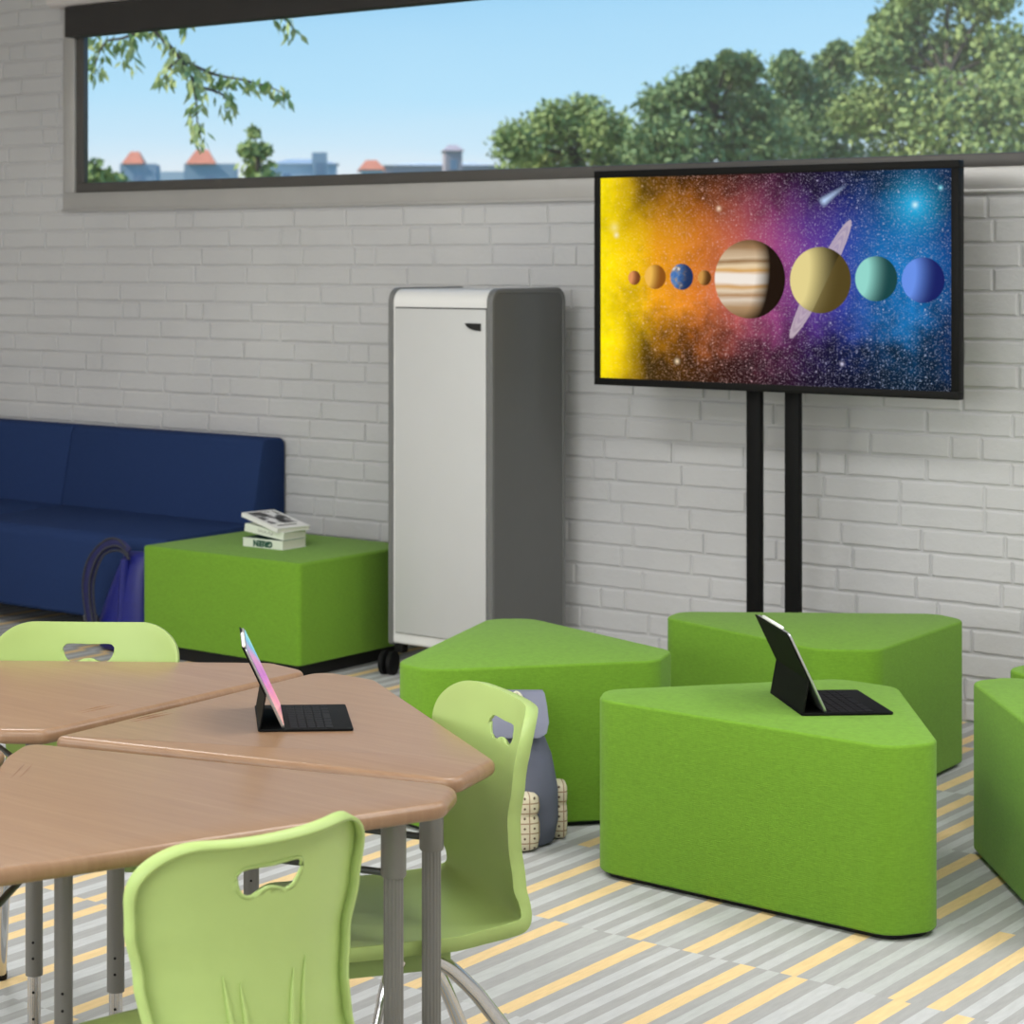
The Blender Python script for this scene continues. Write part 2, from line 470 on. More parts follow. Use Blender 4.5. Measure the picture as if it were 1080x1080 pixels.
for x in (-8.7, -7.7, -6.7, -6.36):
    for y in (6.58, 7.13):
        bm = NB(); box(bm, (x - .03, y - .03, 0), (x + .03, y + .03, .12), .004); obj('leg', bm, M['black_base'], t)

# ------------------------------------------------------------------ square green ottoman beside the sofa
OX0, OX1, OY0, OY1, OZ0, OZ1 = -6.19, -5.352, 6.30, 7.02, .06, .454
t = thing('ottoman', 'square green fabric ottoman between the navy sofa and the cabinet, books on top', 'ottoman', ((OX0 + OX1) / 2, (OY0 + OY1) / 2, 0))
bm = NB(); hx, hy = (OX1 - OX0) / 2, (OY1 - OY0) / 2
slab(bm, roundpoly([(-hx, -hy), (hx, -hy), (hx, hy), (-hx, hy)], .02, 5), OZ0, OZ1, .006, .014); obj('cushion', bm, M['green'], t)
bm = NB(); box(bm, (-hx + .05, -hy + .05, 0), (hx - .05, hy - .05, OZ0 + .004)); obj('base', bm, M['black_base'], t)

# ------------------------------------------------------------------ triangular stools
SB, SA, SR, SZ, SCUT = 1.1327, 54.9, .08, .4639, .152
def stool_outline():
    h = SB / 2 * math.tan(R_(SA))
    P3 = [V((-SB / 2, -h / 3)), V((SB / 2, -h / 3)), V((0, 2 * h / 3))]; hx6 = []
    for i in range(3):
        hx6 += [P3[i] + (P3[i - 1] - P3[i]).normalized() * SCUT, P3[i] + (P3[(i + 1) % 3] - P3[i]).normalized() * SCUT]
    return roundpoly(hx6, SR, 8)
def make_stool(label, loc, rz):
    t = thing('triangular_stool', label, 'stool', loc, rz, 'green triangular stools on the carpet')
    bm = NB(); L = stool_outline(); slab(bm, L, .014, SZ, .007, .008, 4); obj('cushion', bm, M['green'], t)
    bm = NB(); slab(bm, inset2(L, .022), 0, .02, .001, .001, 1); obj('base', bm, M['black_base'], t)
    return t
st0 = make_stool('green triangular stool carrying a tablet with a keyboard', (-2.6435, 5.0683, 0), -.0369)
dup(st0, (-3.6522, 5.3581, 0), -1.2762, 'green triangular stool with the slate backpack leaning against it')
dup(st0, (-3.1417, 6.2335, 0), 3.789, 'green triangular stool standing under the television')
dup(st0, (-1.962, 5.514, 0), R_(-53), 'nearer of the two green triangular stools cut by the right picture edge')
dup(st0, (-2.097, 6.285, 0), R_(-98), 'farther of the two green triangular stools at the right edge, only its top edge showing')

# ------------------------------------------------------------------ cabinet
CX0, CX1, CY0, CY1, CZ0, CZ1 = -5.198, -4.702, 6.65, 7.15, .117, 1.506
t = thing('storage_cabinet', 'tall mobile cabinet with pale grey door and charcoal sides', 'cabinet', ((CX0 + CX1) / 2, (CY0 + CY1) / 2, 0))
ox, oy = (CX0 + CX1) / 2, (CY0 + CY1) / 2
w2, d2 = (CX1 - CX0) / 2, (CY1 - CY0) / 2
def prof_cab(d): return roundpoly([(-d2 + d, CZ0 + d), (d2 - d, CZ0 + d), (d2 - d, CZ1 - d), (-d2 + d, CZ1 - d)], [.012, .012, .055, .055], 8)
for s in (-1, 1):
    bm = NB(); L = prof_cab(0); th = .024
    xo, xi = s * w2, s * (w2 - th)
    loft(bm, [[(xi, p.x, p.y) for p in L], [(xo - s * .004, p.x, p.y) for p in L], [(xo, p.x, p.y) for p in inset2(L, .004)],
              [(xo, p.x, p.y) for p in inset2(L, .017)], [(xo - s * .0035, p.x, p.y) for p in inset2(L, .019)]], True)
    for f in bm.faces:
        f.material_index = 1
        c = f.calc_center_median()
        if abs(c.x - (xo - s * .0035)) < 1e-4 and len(f.verts) > 8: f.material_index = 0
    obj('side_panel', bm, [M['cab_dark'], M['cab_edge']], t, 30)
bm = NB(); L = prof_cab(.006); xi = w2 - .024
loft(bm, [[(-xi, p.x, p.y) for p in L], [(xi, p.x, p.y) for p in L]], True)
obj('carcass', bm, M['cab_top'], t)
zd0, zd1 = .170, 1.426
bm = NB(); box(bm, (-xi + .014, -d2 - .004, zd0), (xi - .003, -d2 + .01, zd1), .002); door = obj('door', bm, M['cab_white'], t)
bm = NB(); box(bm, (-xi + .0115, -d2 + .0035, zd0 - .003), (xi - .001, -d2 + .012, zd1 + .005)); obj('door_gap', bm, M['plastic_black'], t)
# D-shaped pull
bm = NB(); hx1, hz1 = .200, 1.374
pts = [(hx1, hz1), (hx1 - .07, hz1)] + [(hx1 - .07 * cos(a), hz1 - .028 * sin(a)) for a in [R_(15 * k) for k in range(1, 7)]]
loft(bm, [[(x, -d2 + .0, z) for x, z in pts], [(x, -d2 - .010, z) for x, z in pts]], True); obj('handle', bm, M['plastic_black'], door)
for sx in (-1, 1):
    for sy in (-1, 1):
        cx_, cy_ = sx * (w2 - .035), sy * (d2 - .04)
        bm = NB(); box(bm, (cx_ - .02, cy_ - .02, .085), (cx_ + .02, cy_ + .02, CZ0 + .002), .004)
        tube(bm, [(cx_ - .028, cy_ - .034, .046), (cx_ - .022, cy_ - .026, .075), (cx_ - .004, cy_ - .004, .1)], .009)
        ca = obj('caster', bm, M['rubber'], t)
        for k in (-1, 1):
            bm = NB(); dd = V((cos(.2), sin(.2), 0)); c = V((cx_ - .030, cy_ - .040, .0465)) + dd * .017 * k
            tube(bm, [c - dd * .011, c - dd * .008, c + dd * .008, c + dd * .011], [.040, .0465, .0465, .040], 24)
            obj('wheel', bm, M['rubber'], ca)

# ------------------------------------------------------------------ television on its floor stand
TY = 6.87
pL, pR = aty(627, 180, TY), aty(1011.5, 168, TY)
tz0, tz1 = 1.148, 1.944
tx0, tx1 = pL.x, pR.x
tc = V(((tx0 + tx1) / 2, TY, (tz0 + tz1) / 2))
t = thing('television', 'large flat screen television on a black two pole floor stand showing planets', 'television', (tc.x, TY, 0))
hw, hh = (tx1 - tx0) / 2, (tz1 - tz0) / 2
bw = .027
bm = NB()
for a in ((-hw, -hh, hw, -hh + bw), (-hw, hh - bw, hw, hh), (-hw, -hh + bw, -hw + bw, hh - bw), (hw - bw, -hh + bw, hw, hh - bw)):
    box(bm, (a[0], -.003, tc.z + a[1]), (a[2], .04, tc.z + a[3]), .0015)
box(bm, (-hw + .004, .006, tc.z - hh + .004), (hw - .004, .05, tc.z + hh - .004), .002)
obj('frame', bm, M['tv_black'], t)

def tv_screen():
    sw, sh = hw - bw, hh - bw
    m = NT('space picture on screen'); co = m.coord('Object')
    sp = m.n('ShaderNodeSeparateXYZ'); m.t.links.new(co, sp.inputs[0])
    X, Z = sp.outputs[0], sp.outputs[2]
    u = m.math('ADD', m.math('DIVIDE', X, 2 * sw), .5); v = m.math('ADD', m.math('DIVIDE', Z, 2 * sh), .5)
    n1 = m.noise(co, 3.2, 6, .6); n2 = m.noise(m.mapping(co, (1, 1, 1), loc=(3, 7, 5)), 7, 6, .65)
    uu = m.math('ADD', u, m.math('MULTIPLY', m.math('SUBTRACT', n1, .5), .12))
    base = m.ramp(uu, [(0, lin((255, 232, 0))), (.09, lin((250, 205, 0))), (.17, lin((236, 160, 14))), (.30, lin((214, 120, 34))), (.42, lin((192, 92, 84))),
                       (.52, lin((160, 72, 128))), (.62, lin((98, 56, 146))), (.72, lin((48, 60, 158))), (.82, lin((20, 102, 172))), (.90, lin((20, 116, 186))), (1, lin((12, 66, 130)))])
    # the picture's nebula is dark towards its upper and lower borders
    vv = m.math('ABSOLUTE', m.math('SUBTRACT', m.math('ADD', v, m.math('MULTIPLY', m.math('SUBTRACT', n2, .5), .5)), .54))
    dark = m.mrange(vv, .08, .50, 1.0, .06, True)
    keep = m.mrange(uu, .02, .17, 1.0, 0.0, True)
    kr = m.mrange(u, .70, .95, 0.0, .30)
    kr = m.math('MULTIPLY', kr, m.mrange(v, .3, .8))
    fac = m.math('MAXIMUM', m.math('MAXIMUM', dark, keep), kr)
    col = m.mix(1.0, base, m.n('ShaderNodeCombineColor').outputs[0], 'MULTIPLY')
    vm = m.n('ShaderNodeVectorMath', operation='SCALE'); m.t.links.new(base, vm.inputs[0]); m.put(vm.inputs['Scale'], m.math('MULTIPLY', fac, m.mrange(n2, .3, .7, .72, 1.2)))
    col = vm.outputs[0]
    def circ(px, py, soft0, soft1):
        p = aty(px, py, TY)
        dx = m.math('SUBTRACT', X, p.x - tc.x); dz = m.math('SUBTRACT', Z, p.z - tc.z)
        d = m.math('SQRT', m.math('ADD', m.math('MULTIPLY', dx, dx), m.math('MULTIPLY', dz, dz)))
        return d, dx, dz, p
    def add(a, b): return m.mix(1.0, a, b, 'ADD')
    # bright star glows
    for px, py, r, c, k in ((965, 216, .16, (40, 190, 240), .9), (965, 216, .022, (220, 250, 255), 1.6), (758, 220, .02, (255, 220, 190), 1.3), (714, 381, .02, (255, 230, 190), 1.2), (888, 384, .014, (235, 230, 255), 1.2), (992, 198, .016, (150, 240, 255), 1.2), (648, 240, .035, (255, 250, 190), .5), (650, 248, .02, (255, 255, 230), .8)):
        d, _, _, _ = circ(px, py, 0, 0)
        f = m.math('POWER', m.mrange(d, r, 0.0), 2.2)
        col = m.mix(m.math('MULTIPLY', f, min(k, 1)), col, lin(c))
    # star field
    for sc, th, br in ((95, .17, 1.0), (52, .13, 1.0), (20, .075, 1.0), (150, .22, .7), (110, .2, .8)):
        vo = m.n('ShaderNodeTexVoronoi', voronoi_dimensions='2D'); cb = m.n('ShaderNodeCombineXYZ'); m.put(cb.inputs[0], X); m.put(cb.inputs[1], Z)
        m.t.links.new(cb.outputs[0], vo.inputs['Vector']); vo.inputs['Scale'].default_value = sc
        hs = m.n('ShaderNodeSeparateColor'); m.t.links.new(vo.outputs['Color'], hs.inputs[0])
        rr = m.math('MULTIPLY', m.mrange(hs.outputs[0], .35, 1.0), th)
        s = m.math('MULTIPLY', m.math('LESS_THAN', vo.outputs['Distance'], rr), m.math('MULTIPLY', m.mrange(uu, .02, .3, .25, 1), br))
        col = m.mix(m.math('MULTIPLY', s, m.mrange(hs.outputs[1], 0, 1, .35, .95)), col, m.mix(.65, (1, 1, 1, 1), base))
    # comet
    d, dx, dz, p = circ(869, 212, 0, 0); e = aty(894, 194, TY) - p; e2 = V((e.x, e.z)); ln = e2.length; e2.normalize()
    al = m.math('ADD', m.math('MULTIPLY', dx, e2.x), m.math('MULTIPLY', dz, e2.y)); ac = m.math('ABSOLUTE', m.math('SUBTRACT', m.math('MULTIPLY', dx, e2.y), m.math('MULTIPLY', dz, e2.x)))
    wd = m.mrange(al, -.02, ln, .022, .006)
    f = m.math('MULTIPLY', m.mrange(ac, wd, 0.0), m.math('MULTIPLY', m.mrange(al, ln, 0.0), m.mrange(al, -.02, 0.0)))
    col = m.mix(m.math('MULTIPLY', f, 1.0, clamp=True), col, lin((190, 215, 250)))
    def ring(col, lower):
        d, dx, dz, p = circ(865, 295, 0, 0)
        a, b = aty(896, 233, TY), aty(832, 358, TY); e = V((a.x - b.x, a.z - b.z)); L_ = e.length / 2; e.normalize()
        al = m.math('DIVIDE', m.math('ADD', m.math('MULTIPLY', dx, e.x), m.math('MULTIPLY', dz, e.y)), L_)
        ac = m.math('DIVIDE', m.math('SUBTRACT', m.math('MULTIPLY', dx, e.y), m.math('MULTIPLY', dz, e.x)), L_ * .13)
        q = m.math('SQRT', m.math('ADD', m.math('MULTIPLY', al, al), m.math('MULTIPLY', ac, ac)))
        f = m.math('MULTIPLY', m.math('LESS_THAN', q, 1.0), m.math('GREATER_THAN', q, .45))
        bands = m.mrange(m.math('SINE', m.math('MULTIPLY', q, 42)), -1, 1, .75, 1)
        return m.mix(m.math('MULTIPLY', f, m.math('MULTIPLY', bands, .85)), col, lin((196, 178, 190))), al, ac
    def planet(col, px, py, ry, light, darkc, term, bands=None, soft=.5):
        d, dx, dz, p = circ(px, py, 0, 0)
        dep = (p - EYE).dot(FW); r = ry * dep / FPX
        nx = m.math('DIVIDE', dx, r); nz = m.math('DIVIDE', dz, r)
        rr2 = m.math('ADD', m.math('MULTIPLY', nx, nx), m.math('MULTIPLY', nz, nz))
        ny = m.math('SQRT', m.math('MAXIMUM', m.math('SUBTRACT', 1, rr2), 0))
        sh = m.math('ADD', m.math('MULTIPLY', nx, -.9), m.math('ADD', m.math('MULTIPLY', ny, .25), m.math('MULTIPLY', nz, .12)))
        c = lin(light)
        if bands: c = bands(nx, nz, co, r)
        lf = m.mrange(sh, term, term + soft)
        if soft > .6: lf = m.math('POWER', lf, 2.2)
        pc = m.mix(lf, lin(darkc), c)
        if px == 865:   # ring shadow across the pale planet
            e = V((.46, .89)); ac = m.math('SUBTRACT', m.math('MULTIPLY', nx, e.y), m.math('MULTIPLY', nz, e.x))
            f = m.math('MULTIPLY', m.math('GREATER_THAN', ac, .20), .6)
            pc = m.mix(f, pc, lin((96, 80, 36)))
        return m.mix(m.math('LESS_THAN', rr2, 1.0), col, pc)
    def jup(nx, nz, co, r):
        w = m.noise(m.mapping(co, (2, 2, 14)), 2.0, 4)
        q = m.math('ADD', m.math('MULTIPLY', nz, .5), m.math('ADD', .5, m.math('MULTIPLY', m.math('SUBTRACT', w, .5), .12)))
        c1 = [(0, (120, 92, 60)), (.14, (176, 142, 104)), (.24, (222, 206, 186)), (.31, (176, 136, 96)), (.36, (226, 206, 178)), (.42, (206, 158, 96)), (.47, (242, 232, 220)), (.55, (240, 230, 218)), (.61, (212, 160, 84)), (.66, (232, 208, 170)), (.73, (150, 116, 78)), (.78, (214, 190, 158)), (.90, (158, 124, 88)), (1, (120, 90, 60))]
        return m.ramp(q, [(a, lin(b)) for a, b in c1])
    def earth(nx, nz, co, r):
        w = m.noise(co, 45, 5, .6)
        return m.ramp(w, [(.35, lin((50, 96, 170))), (.5, lin((92, 134, 186))), (.58, lin((150, 130, 110))), (.66, lin((235, 238, 240)))])
    col = planet(col, 669, 293, 7.5, (226, 150, 92), (120, 66, 30), -.42, None, 1.0)
    col = planet(col, 691, 292, 12.8, (240, 186, 84), (140, 80, 20), -.42, None, 1.0)
    col = planet(col, 719, 292, 13.8, (92, 140, 200), (30, 50, 90), -.45, earth, 1.0)
    col = planet(col, 743, 293, 8, (206, 150, 74), (84, 50, 18), -.42, None, 1.0)
    col = planet(col, 790.5, 294.5, 41.5, (220, 190, 150), (28, 14, 4), -.30, jup, .42)
    col, _, _ = ring(col, False)
    col = planet(col, 865, 295.5, 35, (226, 210, 142), (52, 42, 14), -.42, None, 1.0)
    col = planet(col, 924, 294, 23.8, (146, 214, 202), (20, 66, 68), -.42, None, 1.0)
    col = planet(col, 973.5, 295.5, 24, (104, 144, 232), (18, 28, 96), -.42, None, 1.0)
    m.bsdf((.004, .004, .004, 1), .3, 0, .02, None, **{'Emission Color': col, 'Emission Strength': 1.0})
    bm = NB(); box(bm, (-sw, 0, -sh), (sw, .008, sh))
    obj('screen', bm, m.m, t, 0, loc=(0, 0.0005, tc.z))
tv_screen()
for px in (797, 837.5):
    x = aty(px, 600, TY + .075).x - tc.x
    bm = NB(); box(bm, (x - .028, .055, .02), (x + .028, .085, 1.72), .004); obj('pole', bm, M['pole'], t)
    bm = NB(); box(bm, (x - .035, -.22, 0), (x + .035, .30, .035), .006); obj('foot', bm, M['pole'], t)

# ------------------------------------------------------------------ desks
DZ, DT = .74, .028
def wp(x, y, z=DZ): p = atz(x, y, z); return V((p.x, p.y))
def frame_of(poly):
    return sum((p for p in poly), V((0, 0))) / len(poly)
def make_desk(label, poly, rads, wood, legs, bars, group='wood topped desks pushed into a ring', slot=None):
    c = frame_of(poly)
    t = thing('student_desk', label, 'desk', (c.x, c.y, 0), 0, group)
    bm = NB(); L = roundpoly([p - c for p in poly], rads, 8)
    slab(bm, L, DZ - DT, DZ, .012, .013, 6)
    top = obj('desktop', bm, wood, t, 60)
    if slot:   # moulded pencil groove: a shallow pressed line with raised lips
        a, b = V(slot[0]) - c, V(slot[1]) - c; d = (b - a).normalized(); n = V((-d.y, d.x))
        bm = NB()
        for o_ in (-.007, .007):
            tube(bm, [(a.x + n.x * o_, a.y + n.y * o_, DZ - .0012), ((a.x + b.x) / 2 + n.x * o_, (a.y + b.y) / 2 + n.y * o_, DZ - .0004), (b.x + n.x * o_, b.y + n.y * o_, DZ - .0012)], [.0005, .0022, .0005], 8)
        obj('pencil_groove', bm, wood, top)
    heads = []
    for (x, y, kind) in legs:
        x -= c.x; y -= c.y
        if kind == 'collar':
            bm = NB(); tube(bm, [(x, y, .60), (x, y, .603), (x, y, DZ - DT + .004)], [.0195, .021, .021], 20); lg = obj('leg', bm, M['leg_grey'], t, 40)
            bm = NB(); n = 32
            lp = [[(x + cos(2 * pi * k / n) * (.0165 if k % 2 else .0152), y + sin(2 * pi * k / n) * (.0165 if k % 2 else .0152), z) for k in range(n)] for z in (.006, .62)]
            loft(bm, lp); obj('leg_tube', bm, M['leg_grey'], lg, 20)
            bm = NB(); tube(bm, [(x, y, 0), (x, y, .012)], .02, 16); obj('foot_glide', bm, M['rubber'], lg)
        else:
            zc = .265
            bm = NB(); tube(bm, [(x, y, zc), (x, y, DZ - DT + .004)], .0165, 20); lg = obj('leg', bm, M['leg_grey'], t, 40)
            bm = NB(); tube(bm, [(x, y, .004), (x, y, zc + .01)], .0125, 16); obj('leg_tube', bm, M['chrome'], lg, 40)
            f = -FW; s = V((x, y, 0))
            for z, r in ((.33, .0165), (.30, .0165), (.235, .0125), (.185, .0125), (.13, .0125)):
                bm = NB(); tube(bm, [s + f * (r - .002) + V((0, 0, z)), s + f * (r + .0006) + V((0, 0, z))], .0026, 10)
                obj('adjusting_hole', bm, M['hole'], lg, 0)
            bm = NB(); tube(bm, [(x, y, 0), (x, y, .012)], .018, 16); obj('foot_glide', bm, M['rubber'], lg)
        heads.append(V((x, y, 0)))
    for i, j, z in bars:
        bm = NB(); d = (heads[j] - heads[i]).normalized()
        tube(bm, [heads[i] + d * .014 + V((0, 0, z)), heads[j] - d * .014 + V((0, 0, z))], .006, 10); obj('crossbar', bm, M['leg_dark'], t)
    return t
def lg(px, dep, kind):
    p = atd(px, 800, dep * FPX / 2250.0); return (p.x, p.y, kind)

polyB = [wp(56, 776.5), wp(338, 706.6), wp(397.5, 716.4), wp(524, 801), wp(481, 823.5)]
woodB, woodC, woodA, woodD = (woodmat('wood grain desktop %s' % n, a) for n, a in (('b', R_(-54)), ('c', R_(-37)), ('a', R_(-35)), ('d', R_(-38))))
P6 = lambda a, b: (wp(*a), wp(*b))
legB = [lg(455, 3.66, 'collar'), lg(331, 4.40, 'tube'), lg(122, 3.93, 'tube')]
make_desk('wood topped desk of the ring with the open tablet on it', polyB, [.012, .05, .05, .05, .04], woodB, legB, [(0, 2, .62), (1, 2, .62)], slot=P6((125, 763), (190, 749.5)))
# desk in front: same outline, turned about the ring's middle
mid = wp(13, 781)
cB = frame_of(polyB)
bB = [p - mid for p in polyB]
def rot2(p, a): return V((p.x * cos(a) - p.y * sin(a), p.x * sin(a) + p.y * cos(a)))
ctip = wp(22, 782.5)
cr, cf = wp(488, 827), wp(462, 848)
cdir = (wp(0, 917.5) - wp(460, 848.5)).normalized()
f0 = wp(470, 846.8)
L0 = wp(6, 796); ldir = (wp(0, 806) - wp(9, 793.5)).normalized(); lnrm = V((ldir.y, -ldir.x))
polyC = [wp(28, 782.2), wp(487, 827.5), f0, f0 + cdir * .70, L0 + ldir * .78, L0]
legC = [lg(415, 3.50, 'collar'), lg(67, 3.74, 'tube')]
e = L0 + ldir * .70 + V((.03, .01)); legC.append((e.x, e.y, 'collar'))
make_desk('wood topped desk of the ring nearest the camera, its front edge crossing the picture', polyC, [.03, .05, .05, .05, .05, .03], woodC, legC, [(0, 1, .605), (2, 1, .605)], slot=P6((12, 824), (34, 802)))
adir = (wp(0, 695.3) - wp(250, 697.6)).normalized()
a0 = wp(287, 698.2)
polyA = [wp(49, 770.5), wp(327, 707.5), a0, a0 + adir * .72, wp(-3, 770) + V((-.77, .22)), wp(-3, 770)]
legA = [lg(265, 4.42, 'tube'), lg(36, 4.02, 'tube')]
e = a0 + adir * .66 + V((.06, -.10)); legA.append((e.x, e.y, 'tube'))
make_desk('wood topped desk of the ring farthest from the camera, below the lime chair back', polyA, [.03, .045, .045, .05, .05, .03], woodA, legA, [(0, 1, .645), (2, 1, .645)], slot=P6((72, 754), (134, 740.5)))
# desk whose tip only shows at the picture's border
r0 = L0 + lnrm * .010
t0 = r0 - ldir * .02 + lnrm * .05; d2 = rot2(ldir, R_(-72))
polyD = [wp(5, 791), r0 + ldir * .70, r0 + ldir * .78 + lnrm * .12, t0 + d2 * .78 - lnrm * -.0 + V((.05, -.10)), t0 + d2 * .70, wp(-8, 780)]
ctr = frame_of(polyD)
legD = [(ctr.x + .1, ctr.y - .25, 'collar'), (ctr.x - .25, ctr.y + .02, 'collar'), (ctr.x * .25 + polyD[0].x * .75, ctr.y * .25 + polyD[0].y * .75, 'tube')]
tD = make_desk('wood topped desk of the ring showing only its rounded tip at the left edge', polyD, [.02, .05, .05, .05, .05, .02], woodD, legD, [(0, 2, .645)])

# ------------------------------------------------------------------ lime chairs
def chair_parts():
    ctrl = [(.215, .398), (.212, .414), (.195, .426), (.15, .431), (.06, .426), (-.03, .420), (-.10, .421), (-.165, .423), (-.205, .436), (-.226, .475), (-.228, .53), (-.223, .59), (-.222, .65), (-.228, .73), (-.242, .805)]
    prof = [(p.x, p.y) for p in catmull([(a, b, 0) for a, b in ctrl], 10)]
    acc = [0]
    for a, b in zip(prof, prof[1:]): acc.append(acc[-1] + math.hypot(b[0] - a[0], b[1] - a[1]))
    T = acc[-1]
    def P(s):
        s = max(0, min(T, s))
        for i in range(len(acc) - 1):
            if acc[i + 1] >= s:
                f = (s - acc[i]) / (acc[i + 1] - acc[i] + 1e-12)
                return prof[i][0] + (prof[i + 1][0] - prof[i][0]) * f, prof[i][1] + (prof[i + 1][1] - prof[i][1]) * f
        return prof[-1]
    def lerp(tab, s):
        if s <= tab[0][0]: return tab[0][1]
        for (a, x), (b, y) in zip(tab, tab[1:]):
            if s <= b:
                k = (s - a) / (b - a); k = k * k * (3 - 2 * k); return x + (y - x) * k
        return tab[-1][1]
    # half width and hollow along the shell, from front lip to top
    Wt = [(0, .196), (.08, .206), (.26, .203), (.40, .190), (.48, .177), (.56, .173), (.63, .184), (.70, .200), (.77, .207), (T, .203)]
    Ct = [(0, -.014), (.08, .004), (.28, .014), (.42, .022), (.52, .052), (.64, .060), (T, .060)]
    def S(u, k):
        au = abs(u)
        top = T - .088 * (1 - math.sqrt(max(0, 1 - max(0, (au - .55) / .45) ** 2.2)))
        bot = .035 * max(0, (au - .6) / .4) ** 2.4
        s = bot + (top - bot) * k
        y, z = P(s); y2, z2 = P(s + .004); y1, z1 = P(s - .004)
        ty, tz = y2 - y1, z2 - z1; l = math.hypot(ty, tz) or 1
        nrm = V((0, tz / l, -ty / l)) # towards the sitter for the back
        if nrm.y < 0 and abs(nrm.z) < .3: nrm = -nrm
        if nrm.z < 0 and abs(nrm.z) > .7: nrm = -nrm
        w = lerp(Wt, s); c = lerp(Ct, s)
        return V((u * w, y, z)) + nrm * (c * au ** 2.2), nrm
    NU, NV = 60, 110
    bm = NB(); G = {}; NRM = {}
    for j in range(NV + 1):
        for i in range(NU + 1):
            p, n = S(sin(pi / 2 * (-1 + 2 * i / NU)), j / NV); vv = bm.verts.new(p); G[i, j] = vv; NRM[vv] = n
    # hand hole: broad slot with a bump in its lower edge
    hc = V((0, .740))
    half = [(0, .0215), (.022, .0225), (.042, .0235), (.054, .021), (.0595, .013), (.058, .002), (.053, -.010), (.044, -.0195), (.033, -.0225), (.022, -.019), (.011, -.0145), (0, -.013)]
    cont = half + [(-x, z) for x, z in half[-2:0:-1]]
    def hole_r(a):
        ca, sa = cos(a), sin(a); best = .02
        for (x0, z0), (x1, z1) in zip(cont, cont[1:] + cont[:1]):
            dx, dz = x1 - x0, z1 - z0; den = ca * dz - sa * dx
            if abs(den) < 1e-12: continue
            r = (x0 * dz - z0 * dx) / den; q = (x0 * sa - z0 * ca) / den
            if r > 0 and -1e-9 <= q <= 1 + 1e-9: best = r
        return best
    def inside(p):
        d = V((p.x, p.z)) - hc
        return d.length < hole_r(math.atan2(d.y, d.x))
    for j in range(NV):
        for i in range(NU):
            q = [G[i, j], G[i + 1, j], G[i + 1, j + 1], G[i, j + 1]]
            c = sum((v.co for v in q), V()) / 4
            if c.z > .65 and inside(c): continue
            bm.faces.new(q)
    bm.verts.ensure_lookup_table()
    loose = [v for v in bm.verts if not v.link_faces]
    for v in loose: bm.verts.remove(v)
    for v in bm.verts:
        if v.is_boundary and v.co.z > .65 and abs(v.co.x) < .1 and abs(v.co.z - hc.y) < .04:
            d = V((v.co.x, v.co.z)) - hc; r = hole_r(math.atan2(d.y, d.x))
            q = hc + d.normalized() * r
            v.co.x = q.x; v.co.z = q.y
    # turned-over rim all round and round the hole
    be = [e_ for e_ in bm.edges if e_.is_boundary]
    r_ = bmesh.ops.extrude_edge_only(bm, edges=be)
    nv = [g_ for g_ in r_['geom'] if isinstance(g_, bmesh.types.BMVert)]
    cen = V((0, -.05, .45))
    src = {}
    for v in nv:
        o_ = min((e_.other_vert(v) for e_ in v.link_edges if e_.other_vert(v) in NRM), key=lambda w: (w.co - v.co).length)
        hole_v = abs(o_.co.x) < .07 and abs(o_.co.z - hc.y) < .035
        v.co = o_.co - NRM[o_] * (.003 if hole_v else (.022))
    shell = obj_shell(bm)
    # moulded ribs and edge gussets on the rear face, one mesh with two ribs a side
    ribs = []
    for sx in (-1, 1):
        for off, z1 in ((.050, .600), (.076, .615)):
            b2 = NB(); pts = []; rs = []
            for k in range(9):
                kk = k / 8
                u = sx * (off - .012 * (1 - kk)) / .19
                # search parameter with z near the target
                zt = .47 + (z1 - .47) * kk
                best = min((abs(S(u, q / 200)[0].z - zt) , q) for q in range(100, 200))[1]
                p, n = S(u, best / 200)
                pts.append(p - n * .0045); rs.append(.0045 * (1 - kk ** 3) + .0006)
            tube(b2, pts, rs, 8); ribs.append(b2)
    return shell, ribs

def obj_shell(bm):
    return bm

def make_chair(label, loc, rz):
    t = thing('school_chair', label, 'chair', loc, rz, 'lime chairs round the desks')
    shell_bm, ribs = chair_parts()
    sh = obj('shell', shell_bm, M['lime'], t, 70)
    so = sh.modifiers.new('thick', 'SOLIDIFY'); so.thickness = .0055; so.offset = 0
    for b in ribs: obj('rib', b, M['lime'], sh, 60)
    bm = NB()
    for sx in (-1, 1):
        box(bm, (sx * .145 - .014, -.065, .366), (sx * .145 + .014, .165, .412), .005)
    box(bm, (-.15, .135, .376), (.15, .165, .41), .004); box(bm, (-.15, -.065, .376), (.15, -.035, .41), .004)
    obj('seat_bracket', bm, M['lime_under'], t)
    for sx in (-1, 1):
        for sy, path in ((1, [(.0, .028, .388), (.006, .046, .366), (.012, .058, .335), (.018, .070, .29), (.036, .11, .16), (.056, .175, .012)]),
                         (-1, [(.0, -.030, .388), (.004, -.062, .368), (.010, -.094, .338), (.017, -.126, .300), (.034, -.185, .21), (.058, -.27, .012)])):
            pts = catmull([(sx * (.148 + a), y, z) for a, y, z in path], 6)
            bm = NB(); tube(bm, pts, .0138, 14); l_ = obj('leg', bm, M['chrome'], t, 50)
            bm = NB(); x, y, z = pts[-1]; tube(bm, [(x, y, 0), (x, y, .004), (x, y, .028)], [.013, .0155, .0145], 14); obj('foot_cap', bm, M['rubber'], l_)
    return t
ch0 = make_chair('lime green school chair seen from behind in front of the nearest desk', (0, 0, 0), 0)
def place(ch, bx, by, ang):
    """bx, by: where the middle of the back's top edge is; ang: world angle the chair faces"""
    a = R_(ang) - pi / 2
    o_ = V((0.0, -.246)); q = rot2(o_, a)
    ch.location = (bx - q.x, by - q.y, 0); ch.rotation_euler = (0, 0, a)
def back_at(px, dep): p = atd(px, HY, dep); return p.x, p.y
